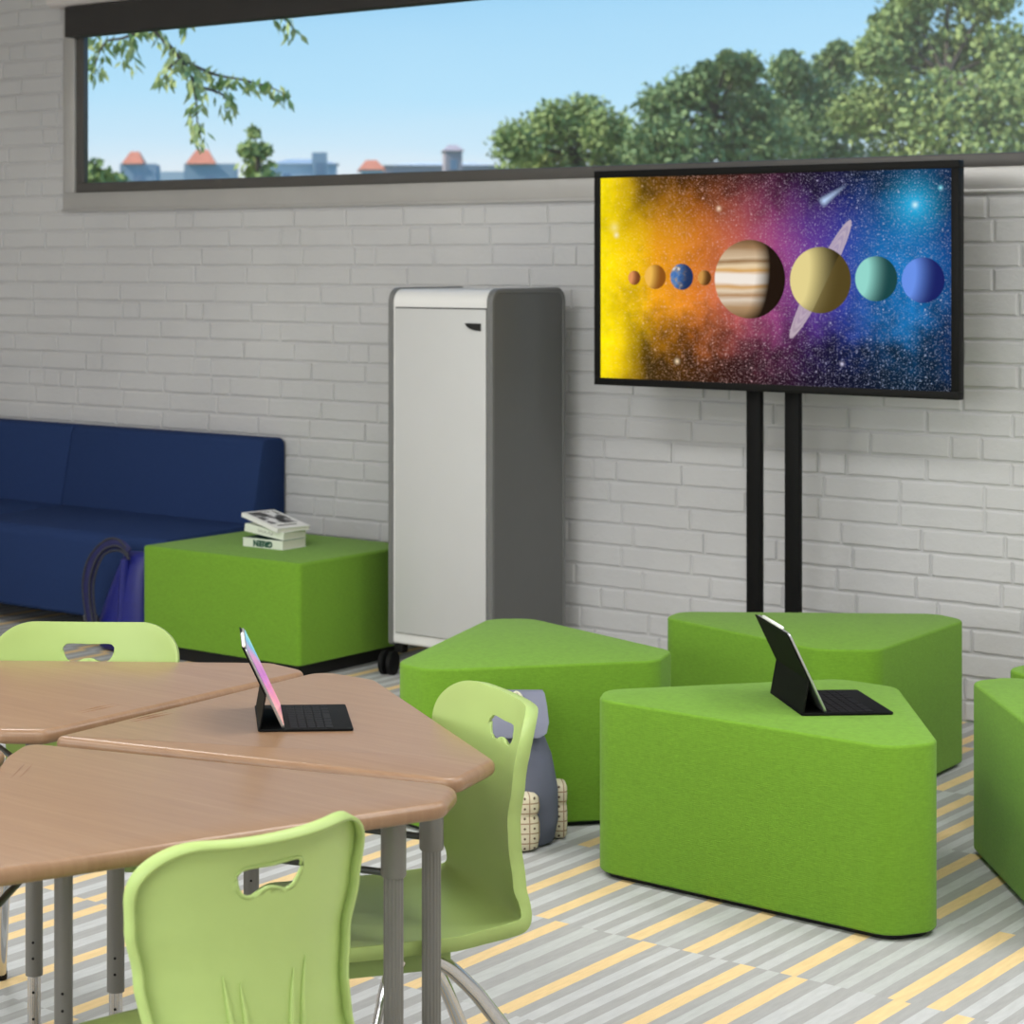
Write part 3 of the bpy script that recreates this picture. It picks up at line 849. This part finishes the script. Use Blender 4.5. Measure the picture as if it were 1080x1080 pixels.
place(ch0, *back_at(292, 3.04), 169)
c1 = dup(ch0, (0, 0, 0), 0, 'lime green school chair with its brightly lit front side showing, by the slate backpack'); place(c1, *back_at(540, 4.01), 237.5)
c2 = dup(ch0, (0, 0, 0), 0, 'lime green school chair behind the farthest desk, only its back showing'); place(c2, *back_at(95, 4.82), 307)

# ------------------------------------------------------------------ tablets with folding keyboard cases
def make_tablet(label, o, e, w, Le, Lw, z):
    """o: near left base corner, e: unit vector hinge to keyboard front, w: unit vector across"""
    k = Le / .235
    ang = math.atan2(e.y, e.x)
    t = thing('tablet_computer', label, 'tablet', (o.x, o.y, z), ang, 'tablets standing on keyboard cases')
    y1 = Lw  # local x along e, local y across
    sgn = 1 if (e.x * w.y - e.y * w.x) > 0 else -1
    def yb(a, b): return (min(a * sgn, b * sgn), max(a * sgn, b * sgn))
    bm = NB(); a, b = yb(0, Lw)
    slab(bm, roundpoly([(0, a), (Le, a), (Le, b), (0, b)], .008 * k, 4), .0, .0055 * k, .001, .001, 2)
    kb = obj('keyboard', bm, M['case'], t, 40)
    bm = NB(); rows = 5; x0, x1 = .335 * Le, .80 * Le; rh = (x1 - x0) / rows
    for r in range(rows):
        n = 14 if r != 4 else 8; cw = Lw * .94 / n
        for q in range(n):
            if r == 4 and q in (4,): continue
            ww = cw * (2 if r == 4 and q == 3 else 1)
            ya, yb_ = yb(Lw * .03 + q * cw + .0012, Lw * .03 + q * cw + ww - .0012)
            box(bm, (x0 + r * rh + .0012, ya, .0052 * k), (x0 + (r + 1) * rh - .0012, yb_, .0070 * k), .0006, 1)
    obj('keys', bm, M['key'], kb, 0)
    th = R_(64.5); Lt = Le * .95
    bx, bz = .285 * Le, .0065 * k
    d = V((-cos(th), 0, sin(th))); nrm = V((sin(th), 0, cos(th)))   # up the tablet; out of its screen
    hinge = .42 * Lt
    q = V((bx, 0, bz)) + d * hinge - nrm * .010 * k
    # folio cover: standing flap from the back edge up to the fold, then the panel behind the tablet
    def panel(bm, p0, p1, thick, yo=0.0):
        dd_ = (p1 - p0).normalized(); nn = V((dd_.z, 0, -dd_.x)) * thick
        a, b = yb(yo, Lw - yo)
        loft(bm, [[p0 + V((0, a, 0)), p1 + V((0, a, 0)), p1 + nn + V((0, a, 0)), p0 + nn + V((0, a, 0))],
                  [p0 + V((0, b, 0)), p1 + V((0, b, 0)), p1 + nn + V((0, b, 0)), p0 + nn + V((0, b, 0))]])
    bm = NB(); panel(bm, V((.002, 0, .001)), q, .003 * k); panel(bm, q, V((bx, 0, bz)) + d * (Lt + .002) - nrm * .010 * k, .003 * k)
    obj('folio_cover', bm, M['case'], t, 30)
    # tablet slab
    Rm = Matrix(((nrm.x, 0, d.x), (0, 1, 0), (nrm.z, 0, d.z))).to_4x4()
    org = V((bx, 0, bz)) - nrm * .0065 * k
    a, b = yb(.002, Lw - .002)
    lp = roundpoly([(a, 0), (b, 0), (b, Lt), (a, Lt)], .012 * k, 5)
    bm = NB()
    loft(bm, [[Rm @ V((dx, p.x, p.y)) + org for p in inset2(lp, ii)] for dx, ii in ((0, .0012), (.0012, 0), (.0052 * k, 0), (.0064 * k, .0012))])
    tb = obj('tablet', bm, M['tab_edge'], t, 50)
    lp2 = inset2(lp, .0065 * k)
    cen = Rm @ V((.0066 * k, (a + b) / 2, Lt / 2)) + org
    bm = NB(); loft(bm, [[(0, p.x - (a + b) / 2, p.y - Lt / 2) for p in lp2], [(.0006, p.x - (a + b) / 2, p.y - Lt / 2) for p in lp2]])
    so_ = obj('screen', bm, M['tab_screen'], tb, 0)
    so_.matrix_local = Matrix.Translation(cen) @ Rm
    # stylus clipped on the upper edge
    m0 = Matrix.Translation((o.x, o.y, z)) @ Matrix.Rotation(ang, 4, 'Z')
    ya, yb2 = (a + b) / 2 - Lw * .32, (a + b) / 2 + Lw * .32
    s0 = m0 @ (Rm @ V((.0035 * k, ya, Lt + .0046 * k)) + org); s1 = m0 @ (Rm @ V((.0035 * k, yb2, Lt + .0046 * k)) + org)
    if Le < .2: s0, s1 = m0 @ (Rm @ V((.003 * k, sgn * Lw * .0, Lt + .0046 * k)) + org), m0 @ (Rm @ V((.003 * k, sgn * Lw * .66, Lt + .0046 * k)) + org)
    return t, s0, s1, .0045 * k
def base_frame(nl, nr, fr, z, turn=0.0):
    p0, p1, p2 = atz(*nl, z), atz(*nr, z), atz(*fr, z)
    w = p2 - p1; Lw = w.length; w.normalize(); w = Matrix.Rotation(R_(turn), 3, 'Z') @ w; e = V((w.y, -w.x, 0)); Le = (p1 - p0).dot(e)
    p0 = p1 - e * Le
    return p0, e, w, Le, Lw
def stylus(label, s0, s1, r):
    bm = NB(); c = (s0 + s1) / 2; d = (s1 - s0).normalized(); a = s0 - c; b = s1 - c
    tube(bm, [a, a + d * .002, b - d * .016, b - d * .002, b], [r * .7, r, r, r * .3, r * .1], 14)
    prop(obj('stylus', bm, M['stylus'], None, 50, loc=c), label, 'stylus', 'styluses clipped to the tablets')
p0, e, w, Le, Lw = base_frame((272, 770.5), (373, 769), (366, 743), DZ + .004, .8)
_, s0, s1, r = make_tablet('tablet with a lit pink screen standing on its keyboard case on the desk', p0, e, w, Le, Lw, DZ + .0008)
stylus('white stylus clipped to the top edge of the tablet on the desk', s0, s1, r)
p0, e, w, Le, Lw = base_frame((844.5, 753), (943, 752.5), (904, 728), SZ + .004)
_, s0, s1, r = make_tablet('tablet seen from behind in a black case on the green stool', p0, e, w, Le, Lw, SZ + .0008)
stylus('white stylus clipped to the top edge of the tablet on the green stool', s0, s1, r)

# ------------------------------------------------------------------ books on the ottoman
def text_bm(s, size, M4):
    cu = bpy.data.curves.new('lettering', 'FONT'); cu.body = s; cu.size = size; cu.align_x = 'CENTER'; cu.align_y = 'CENTER'; cu.extrude = .0003; cu.offset = .0022
    to = bpy.data.objects.new('lettering', cu); COL.objects.link(to)
    dg = bpy.context.evaluated_depsgraph_get()
    me = bpy.data.meshes.new_from_object(to.evaluated_get(dg)); bm = bmesh.new(); bm.from_mesh(me)
    bpy.data.objects.remove(to); bpy.data.meshes.remove(me); bpy.data.curves.remove(cu)
    bmesh.ops.transform(bm, matrix=M4, verts=bm.verts); return bm
def make_book(label, c, rz, L, W, T, cover, z, tilt=(0, 0)):
    t = thing('book', label, 'book', (c.x, c.y, z), rz, 'paperbacks stacked on the ottoman')
    t.rotation_euler = (tilt[0], tilt[1], rz)
    bm = NB(); box(bm, (-L / 2 + .003, -W / 2 + .003, .0014), (L / 2 - .003, W / 2 - .003, T - .0014)); obj('pages', bm, M['paper'], t, 0)
    bm = NB(); box(bm, (-L / 2, -W / 2, 0), (L / 2, W / 2, .0016)); box(bm, (-L / 2, -W / 2, T - .0016), (L / 2, W / 2, T)); box(bm, (-L / 2, -W / 2, .0016), (L / 2, -W / 2 + .0016, T - .0016))
    obj('cover', bm, cover, t, 0)
    return t
bz = OZ1
q0, q1 = atz(256.3, 576, bz), atz(298.3, 580.6, bz)
ed = (q1 - q0).normalized(); L = (q1 - q0).length; nb = V((-ed.y, ed.x, 0)); rzb = math.atan2(ed.y, ed.x)
Wb = .149
cb = (q0 + q1) / 2 + nb * Wb / 2
TH, TM, TT = .036, .031, .017
t = make_book('lowest book of the stack on the ottoman, with GREEN on its pale spine', cb, rzb, L, Wb, TH, M['cover_cream'], bz + .0008)
M4 = Matrix.Translation((0, -Wb / 2 - .0004, TH / 2)) @ Matrix.Rotation(pi, 4, 'Y') @ Matrix.Rotation(pi / 2, 4, 'X')
bm = text_bm('GREEN', .032, M4); obj('title', bm, M['ink_green'], t, 0)
bm = NB(); box(bm, (-L / 2 + .001, -Wb / 2 + .002, TH), (L / 2 - .001, Wb / 2 - .001, TH + .0005)); obj('front_cover', bm, M['ink_green'], t, 0)
tm = R_(6.4); z2 = bz + TH + .0022
t = make_book('middle book of the stack on the ottoman, with tiny grey spine lettering', cb + nb * .004, rzb, L * .985, Wb * .97, TM, M['cover_cream'], z2 + L * .5 * sin(tm), (0, tm))
bm = NB(); x = -.03
for k in range(8):
    wk = .006 + .003 * ((k * 5) % 3) / 2
    box(bm, (x, -Wb * .485 - .0006, .010), (x + .0016, -Wb * .485, .022)); box(bm, (x, -Wb * .485 - .0006, .010 + .006 * (k % 2)), (x + wk, -Wb * .485, .0116 + .006 * (k % 2))); x += wk + .003
obj('spine_lettering', bm, M['ink_grey'], t, 0)
tt = R_(10.5); z3 = z2 + TM + .0015; L3, W3, rz3 = .24, .168, R_(-10.6)
e3 = V((cos(rz3), sin(rz3), 0)); n3 = V((-e3.y, e3.x, 0))
c3 = atz(292.5, 562, z3) - e3 * (L3 / 2 * cos(tt)) + n3 * W3 / 2
t = make_book('topmost book on the ottoman, with a black and white picture cover', c3, rz3, L3, W3, TT, M['cover_white'], z3 + L3 / 2 * sin(tt), (0, tt))
pm = NT('printed picture'); pc = pm.coord(); nz = pm.noise(pm.mapping(pc, (13, 17, 1)), 1.0, 3, .5)
pm.bsdf(pm.ramp(nz, [(.44, lin((26, 26, 28))), (.52, lin((120, 120, 122))), (.58, lin((232, 232, 232)))]), .5, 0, .4)
bm = NB(); box(bm, (-L3 * .44, -W3 * .40, TT), (L3 * .24, W3 * .40, TT + .0004)); obj('cover_picture', bm, pm.m, t, 0)
bm = NB(); box(bm, (L3 * .32, -W3 * .32, TT), (L3 * .36, W3 * .25, TT + .0004)); obj('cover_lettering', bm, M['ink_black'], t, 0)

# ------------------------------------------------------------------ slate backpack against the stool
def patternmat():
    m = NT('printed cream canvas'); co = m.coord(); sp = m.n('ShaderNodeSeparateXYZ'); m.t.links.new(co, sp.inputs[0])
    P_ = .027
    d = m.math('ADD', sp.outputs[0], m.math('MULTIPLY', sp.outputs[1], .0))
    fx = m.math('FRACT', m.math('DIVIDE', m.math('ADD', d, 3), P_)); fz = m.math('FRACT', m.math('DIVIDE', sp.outputs[2], P_))
    ax, az = m.math('ABSOLUTE', m.math('SUBTRACT', fx, .5)), m.math('ABSOLUTE', m.math('SUBTRACT', fz, .5))
    line = m.math('GREATER_THAN', m.math('MAXIMUM', ax, az), .44)
    rr = m.math('SQRT', m.math('ADD', m.math('MULTIPLY', ax, ax), m.math('MULTIPLY', az, az)))
    dot = m.math('LESS_THAN', rr, .12)
    col = m.mix(line, lin((220, 210, 184)), lin((162, 134, 108))); col = m.mix(dot, col, lin((104, 86, 70)))
    m.bsdf(col, .85, 0, .2, m.bump(m.noise(co, 600, 2), .2, .001)); return m.m
M['print'] = patternmat()
bc = atz(556, 890, 0)
bang = math.atan2(SS, CC)   # turned to the picture plane roughly: front faces the camera's right
t = thing('backpack', 'slate grey backpack with printed cream pockets leaning on a green stool', 'backpack', (bc.x, bc.y, 0), R_(40))
# local x across the picture, local y away from the viewer
def ellipse_loop(cx_, cy_, rx, ry, z, n=28, p=2.6):
    L = []
    for k in range(n):
        a = 2 * pi * k / n; c_, s_ = cos(a), sin(a)
        L.append((cx_ + rx * math.copysign(abs(c_) ** (2 / p), c_), cy_ + ry * math.copysign(abs(s_) ** (2 / p), s_), z))
    return L
bm = NB()
loft(bm, [ellipse_loop(cx_, cy_, rx, ry, z) for cx_, cy_, rx, ry, z in ((-.03, .02, .085, .055, .0), (-.03, .02, .105, .07, .012), (-.03, .022, .118, .078, .07), (-.032, .03, .120, .078, .15), (-.04, .045, .112, .07, .24), (-.05, .06, .094, .056, .31), (-.055, .07, .078, .042, .355), (-.055, .075, .066, .03, .38), (-.055, .078, .05, .015, .392))])
body = obj('body', bm, M['pack'], t, 60)
bm = NB()  # folded lid hanging over the top
sec = []
for k, (z, x0, x1, y, th) in enumerate(((.300, -.085, .030, -.036, .006), (.312, -.10, .050, -.034, .009), (.34, -.11, .058, -.020, .012), (.38, -.12, .056, .012, .014), (.408, -.12, .052, .035, .014), (.411, -.12, .050, .075, .008), (.39, -.12, .046, .10, .006))):
    sec.append([(x0, y, z), (x1, y, z), (x1, y + th, z - .002), (x0, y + th, z - .002)])
loft(bm, sec); obj('lid', bm, M['pack_flap'], t, 50)
bm = NB(); tube(bm, catmull([(-.045, .015, .385), (-.040, .012, .405), (-.028, .02, .414), (-.016, .012, .405), (-.012, .010, .385)], 5), .008, 10, flat=.6); obj('grab_loop', bm, M['strap_white'], t)
bm = NB(); tube(bm, catmull([(-.010, -.035, .33), (-.004, -.055, .29), (-.008, -.06, .25), (-.02, -.05, .22)], 5), .008, 10, flat=.5); obj('strap', bm, M['strap_white'], t)
def pocket(x0, x1, y0, y1, zs, name='side_pocket'):
    bm = NB(); loops = []
    for z, s in zs:
        cx_, rx = (x0 + x1) / 2, (x1 - x0) / 2 * s; cy_, ry = (y0 + y1) / 2, (y1 - y0) / 2 * s
        loops.append(ellipse_loop(cx_, cy_, rx, ry, z, 24, 3.2))
    loft(bm, loops); obj(name, bm, M['print'], t, 60)
prof = [(.004, .70), (.012, .92), (.04, 1.0), (.075, 1.0), (.092, .95), (.099, .86), (.106, .95), (.12, 1.0), (.145, .97), (.153, .85), (.156, .6)]
pocket(-.125, .028, -.105, -.02, prof)
pocket(.070, .118, .03, .12, [(z, s) for z, s in prof])

# ------------------------------------------------------------------ blue bag on the floor by the sofa
t = thing('shoulder_bag', 'royal blue bag with dark straps slumped between the sofa and the ottoman', 'bag', (-6.335, 6.365, 0), R_(4))
bm = NB()
loft(bm, [ellipse_loop(cx_, cy_, rx, ry, z, 28, 2.4) for cx_, cy_, rx, ry, z in ((.005, 0, .115, .05, 0), (.0, 0, .135, .075, .015), (.0, 0, .138, .078, .12), (.022, .002, .110, .07, .24), (.040, .006, .085, .058, .34), (.05, .01, .07, .042, .395), (.052, .012, .055, .022, .41))])
body = obj('pouch', bm, M['bag_blue'], t, 60)
bm = NB()
loft(bm, [[(-.005 + .03 * k + .05 * z, -.076 + .03 * z - .012 * (1 - abs(k - .5) * 2) , z) for k in (0, .25, .5, .75, 1)] + [(.028 + .05 * z, -.062 + .03 * z, z), (-.008 + .05 * z, -.062 + .03 * z, z)] for z in (.02, .15, .28, .385)])
obj('fold_panel', bm, M['bag_blue'], body, 60)
arc = [(.05, -.055, .415), (.01, -.065, .448), (-.045, -.08, .440), (-.10, -.092, .385), (-.130, -.098, .30), (-.128, -.10, .21), (-.112, -.098, .12)]
bm = NB(); tube(bm, catmull(arc, 6), .008, 12, flat=2.7); obj('strap', bm, M['bag_strap'], t)
for off in (-.024, .012, .034):
    pts = catmull([(x + off * (1 if z < .4 else .3), y - .006, z - off * (.8 if x > -.1 else .25)) for x, y, z in arc], 6)
    bm = NB(); tube(bm, pts, .0055, 8); obj('cord', bm, M['bag_cord'], t)
bm = NB(); box(bm, (-.16, -.10, .12), (-.10, -.07, .15), .006); obj('strap_buckle', bm, M['bag_trim'], t)

# ------------------------------------------------------------------ outdoors
bm = NB(); box(bm, (-420, WALL + .6, -3.2), (160, 420, -3.0)); prop(obj('ground', bm, M['soil'], smooth=0), kind='structure')

def leaf_quad(bm, c, d, n, L, W):
    s = d.cross(n).normalized()
    a, b = c - d * L * .5, c + d * L * .5
    m1, m2 = c + s * W * .5 - d * L * .05, c - s * W * .5 - d * L * .05
    va = [bm.verts.new(p) for p in (a, m1, b, m2)]
    bm.faces.new(va)
def rdir():
    while True:
        p = V((rnd.uniform(-1, 1), rnd.uniform(-1, 1), rnd.uniform(-1, 1)))
        if .05 < p.length < 1: return p.normalized()
def tree(label, base, clumps, mat, leafL, n_per, trunk_r=.25, name='tree', cat='tree', group=None):
    """clumps: (centre, radius) in world space"""
    t = thing(name, label, cat, base, 0, group)
    b = V(base)
    bm = NB(); top = max(c.z for c, r in clumps)
    mid_ = sum((c for c, r in clumps), V()) / len(clumps)
    pts = [b - b, (mid_ - b) * .45 + V((0, 0, 0)), mid_ - b]
    pts[1].x *= .6; pts[1].y *= .6
    tube(bm, catmull(pts, 4), [trunk_r * (1 - .07 * k) for k in range(9)], 10)
    for c, r in clumps:
        tube(bm, [mid_ - b + (c - mid_) * .05, (c - b + mid_ - b) / 2, c - b], [trunk_r * .35, trunk_r * .2, trunk_r * .06], 7)
    obj('trunk', bm, M['bark'], t, 60)
    bm = NB()
    for c, r in clumps:
        for _ in range(n_per):
            d = rdir(); rr = r * (rnd.random() ** .5) * (1 + (.5 * rnd.random() ** 2 if rnd.random() < .5 else 0))
            leaf_quad(bm, c - b + V((d.x, d.y, d.z * .85)) * rr, rdir(), rdir(), leafL * rnd.uniform(.7, 1.3), leafL * .62 * rnd.uniform(.7, 1.2))
    obj('crown', bm, mat, t, 0)
    return t
def clump_px(lst, dep, spread):
    return [(atd(x, y, dep + rnd.uniform(-spread, spread)), r * dep / FPX) for x, y, r in lst]
G = 'trees beyond the window'
def base_at(px, dep):
    p = atd(px, 275, dep); return (p.x, p.y, -3.0)
tree('low rounded tree left of the television, nearest the rooftops outside', base_at(600, 62),
     clump_px([(545, 150, 26), (560, 175, 34), (585, 130, 26), (615, 122, 24), (600, 165, 42), (640, 140, 28), (660, 165, 40), (625, 200, 40), (560, 210, 30), (690, 190, 40)], 62, 1.5), M['leaf_a'], .2, 1100, group=G)
tree('tree with a pointed top behind the upper left part of the television', base_at(735, 55),
     clump_px([(700, 110, 26), (735, 95, 26), (765, 78, 18), (785, 72, 18), (790, 110, 30), (720, 150, 45), (770, 160, 50), (690, 150, 34), (740, 205, 50), (800, 150, 36), (768, 62, 9), (745, 74, 10)], 55, 1.2), M['leaf_b'], .2, 1200, group=G)
tree('bushy tree between the pointed tree and the tallest tree outside', base_at(850, 65),
     clump_px([(830, 78, 22), (850, 100, 34), (840, 140, 42), (880, 70, 22), (890, 110, 36), (880, 160, 46), (905, 190, 46), (840, 195, 44), (815, 120, 28), (833, 62, 9), (884, 52, 10)], 65, 1.2), M['leaf_b'], .2, 1200, group=G)
tree('tallest tree outside, rising to the top right above the television', base_at(985, 54),
     clump_px([(940, 30, 24), (960, 8, 28), (1000, -15, 36), (1040, 0, 32), (925, 60, 26), (960, 60, 40), (1010, 50, 44), (1055, 55, 38), (940, 110, 44), (990, 115, 50), (1040, 120, 50), (1080, 110, 44), (960, 160, 50), (1020, 170, 54), (1085, 165, 50), (905, 120, 30), (1060, 90, 30)], 54, 1.8), M['leaf_a'], .2, 1100, group=G)

# near tree whose drooping branches hang into the window's upper left corner
def near_tree():
    dep = 15.0
    def q(x, y, d=0): return atd(x, y, dep + d)
    base = atd(-60, 275, dep); t = thing('tree', 'near tree outside whose leafy branch droops into the upper left of the window', 'tree', (base.x, base.y, -3.0), 0, G); b = V((base.x, base.y, -3.0))
    twigs = [[(-60, -160), (40, -90), (120, -20), (160, 28), (190, 62), (205, 90), (208, 128), (212, 146)],
             [(160, 28), (130, 40), (112, 44), (102, 62), (100, 76)],
             [(190, 62), (225, 78), (255, 84), (285, 92), (300, 100)],
             [(190, 62), (176, 74), (176, 84)], [(205, 90), (235, 100), (240, 116)],
             [(150, 20), (138, 48), (136, 66)], [(120, -20), (220, -10), (290, 14), (312, 34)], [(120, -20), (180, 10), (200, 30)],
             [(120, -20), (100, 10), (96, 40)]]
    bm = NB(); tube(bm, [V((0, 0, 0)), V((0, 0, 4)), q(-60, -160) - b], [.2, .15, .06], 10)
    L = []
    for k, tw in enumerate(twigs):
        pts = catmull([q(x, y, (k % 3 - 1) * .4 * min(1, i)) - b for i, (x, y) in enumerate(tw)], 5)
        tube(bm, pts, [max(.004, .03 * (1 - i / len(pts)) if k == 0 else .010 * (1 - i / len(pts)) + .003) for i in range(len(pts))], 6)
        L.append(pts)
    obj('trunk', bm, M['bark'], t, 60)
    bm = NB()
    for k, pts in enumerate(L):
        for i, p in enumerate(pts):
            if k == 0 and i < 13: continue
            n = 5 if k in (0, 2) else 3
            if k in (6, 7, 8) and i < len(pts) * .62: continue
            for _ in range(n):
                d = (V((0, 0, -1)) + rdir() * .75).normalized()
                leaf_quad(bm, p + rdir() * .05 + d * .05, d, rdir(), rnd.uniform(.075, .135), rnd.uniform(.028, .045))
    obj('crown', bm, M['leaf_c'], t, 0)
near_tree()
tree('small faint tree outside below the drooping branch', base_at(272, 40), clump_px([(268, 140, 6), (262, 158, 10), (275, 160, 12), (270, 180, 18), (282, 192, 18)], 40, .4), M['leaf_a'], .2, 90, .08, group=G)
tree('small round tree outside at the left end of the window', base_at(95, 60), clump_px([(95, 180, 14), (110, 190, 14), (98, 196, 20), (125, 194, 12)], 60, .5), M['leaf_a'], .26, 150, .1, group=G)

def house(label, px0, px1, ytop, yroof, dep, wall, roof=None, group='houses far beyond the window', name='house', cat='house', rpx=None):
    a, b = atd(px0, 275, dep), atd(px1, 275, dep); w = (b - a).length; c = (a + b) / 2
    zt = CAMH + (HY - yroof) * dep / FPX; zr = CAMH + (HY - ytop) * dep / FPX
    t = thing(name, label, cat, (c.x, c.y, -3.0), math.atan2(SS, CC), group)
    dpt = max(6.0, w * .6)
    bm = NB(); box(bm, (-w / 2, -dpt / 2, 0), (w / 2, dpt / 2, zt + 3)); wl = obj('wall', bm, wall, t, 0)
    nwin = max(1, int(w / 3.2))
    for fl in range(3):
        for k in range(nwin):
            x = -w / 2 + (k + .5) * w / nwin; z = zt + 3 - 1.9 - fl * 3.0
            bm = NB(); box(bm, (x - .5, -dpt / 2 - .06, z - .7), (x + .5, -dpt / 2 + .02, z + .7)); obj('window', bm, M['pane'], wl, 0)
    if roof:
        bm = NB(); z0 = zt + 3; z1 = zr + 3; o_ = .3
        k0, k1 = rpx if rpx else (px0, px1)
        ra, rb = -w / 2 + w * (k0 - px0) / (px1 - px0) - o_, -w / 2 + w * (k1 - px0) / (px1 - px0) + o_; rd = (rb - ra) * .3
        lo = [(ra, -dpt / 2 - o_, z0), (rb, -dpt / 2 - o_, z0), (rb, dpt / 2 + o_, z0), (ra, dpt / 2 + o_, z0)]
        hi = [(ra + rd, -.4, z1), (rb - rd, -.4, z1), (rb - rd, .4, z1), (ra + rd, .4, z1)]
        loft(bm, [lo, hi]); obj('roof', bm, roof, t, 0)
    return t
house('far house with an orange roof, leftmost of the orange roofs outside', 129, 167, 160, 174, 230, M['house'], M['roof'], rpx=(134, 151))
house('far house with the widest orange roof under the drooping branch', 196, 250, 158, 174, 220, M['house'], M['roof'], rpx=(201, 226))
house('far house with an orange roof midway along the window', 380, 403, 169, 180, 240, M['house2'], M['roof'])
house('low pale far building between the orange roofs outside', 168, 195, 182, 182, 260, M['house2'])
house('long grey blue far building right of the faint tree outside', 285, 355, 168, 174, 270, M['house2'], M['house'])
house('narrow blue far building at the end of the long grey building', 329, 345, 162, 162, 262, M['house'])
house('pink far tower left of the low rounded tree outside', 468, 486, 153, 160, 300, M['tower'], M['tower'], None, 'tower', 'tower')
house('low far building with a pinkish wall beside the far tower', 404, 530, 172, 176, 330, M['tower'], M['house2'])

# ------------------------------------------------------------------ sky
wd = bpy.data.worlds.new('sky'); SC.world = wd; wd.use_nodes = True
nt = wd.node_tree; nt.nodes.clear()
out = nt.nodes.new('ShaderNodeOutputWorld'); bg = nt.nodes.new('ShaderNodeBackground'); tc_ = nt.nodes.new('ShaderNodeTexCoord'); sep = nt.nodes.new('ShaderNodeSeparateXYZ')
nt.links.new(tc_.outputs['Generated'], sep.inputs[0])
cr = nt.nodes.new('ShaderNodeValToRGB')
nz = nt.nodes.new('ShaderNodeTexNoise'); mp = nt.nodes.new('ShaderNodeMapping'); mp.inputs['Scale'].default_value = (6, 6, 30); nt.links.new(tc_.outputs['Generated'], mp.inputs[0]); nt.links.new(mp.outputs[0], nz.inputs['Vector']); nz.inputs['Scale'].default_value = 1.0
ad = nt.nodes.new('ShaderNodeMath'); ad.operation = 'MULTIPLY_ADD'; nt.links.new(nz.outputs['Fac'], ad.inputs[0]); ad.inputs[1].default_value = .02; nt.links.new(sep.outputs[2], ad.inputs[2])
nt.links.new(ad.outputs[0], cr.inputs[0])
SKY = [(0, (214, 222, 232)), (.046, (232, 238, 246)), (.062, (206, 232, 250)), (.085, (184, 226, 252)), (.13, (164, 214, 248)), (.25, (128, 190, 240)), (1, (84, 148, 222))]
while len(cr.color_ramp.elements) < len(SKY): cr.color_ramp.elements.new(.5)
for e_, (p, c) in zip(cr.color_ramp.elements, SKY): e_.position = p; e_.color = lin(c)
nt.links.new(cr.outputs[0], bg.inputs[0]); bg.inputs[1].default_value = 1.08
nt.links.new(bg.outputs[0], out.inputs[0])

# ------------------------------------------------------------------ light
su = bpy.data.lights.new('sun', 'SUN'); su.energy = 4.0; su.angle = R_(2); su.color = (1, .95, .86)
so = bpy.data.objects.new('sun', su); COL.objects.link(so); so.rotation_euler = (R_(48), 0, R_(-38))
def area(name, loc, size, energy, rot=(0, 0, 0), col=(1, 1, 1)):
    l = bpy.data.lights.new(name, 'AREA'); l.shape = 'RECTANGLE'; l.size, l.size_y = size; l.energy = energy; l.color = col
    o = bpy.data.objects.new(name, l); COL.objects.link(o); o.location = loc; o.rotation_euler = rot; return o
LP = [(-2.2, 3.9, 34), (-2.2, 1.0, 34), (-4.8, 3.9, 44), (-4.8, 1.0, 44), (-.2, 3.9, 34), (-.2, 1.0, 30), (-7.4, 3.9, 12), (-7.4, 1.0, 16), (-.7, 5.6, 42)]
for x, y, p in LP: area('ceiling_lamp', (x, y, CEIL - .03), (1.2, .6), p * .93)
# soft fill added behind the camera; the wall there has no window
area('camera_side_fill', (-3.2, -2.2, 1.9), (5.5, 1.5), 150, (R_(90), 0, 0), (.95, .98, 1.0))

# ------------------------------------------------------------------ camera
cam = bpy.data.cameras.new('camera'); co = bpy.data.objects.new('camera', cam); COL.objects.link(co); SC.camera = co
cam.shift_x = (540 - CX) / 1080
co.location = EYE; co.rotation_euler = (pi / 2, 0, math.atan2(SS, CC))
cam.sensor_width = 36; cam.lens = 36 * FPX / 1080; cam.shift_y = -(540 - HY) / 1080; cam.clip_start = .05; cam.clip_end = 1000
cam.dof.use_dof = True; cam.dof.focus_distance = 4.6; cam.dof.aperture_fstop = 8
SC.view_settings.view_transform = 'Standard'; SC.view_settings.look = 'None'; SC.view_settings.gamma = 1; SC.view_settings.exposure = 0.0
SC.view_settings.use_curve_mapping = False
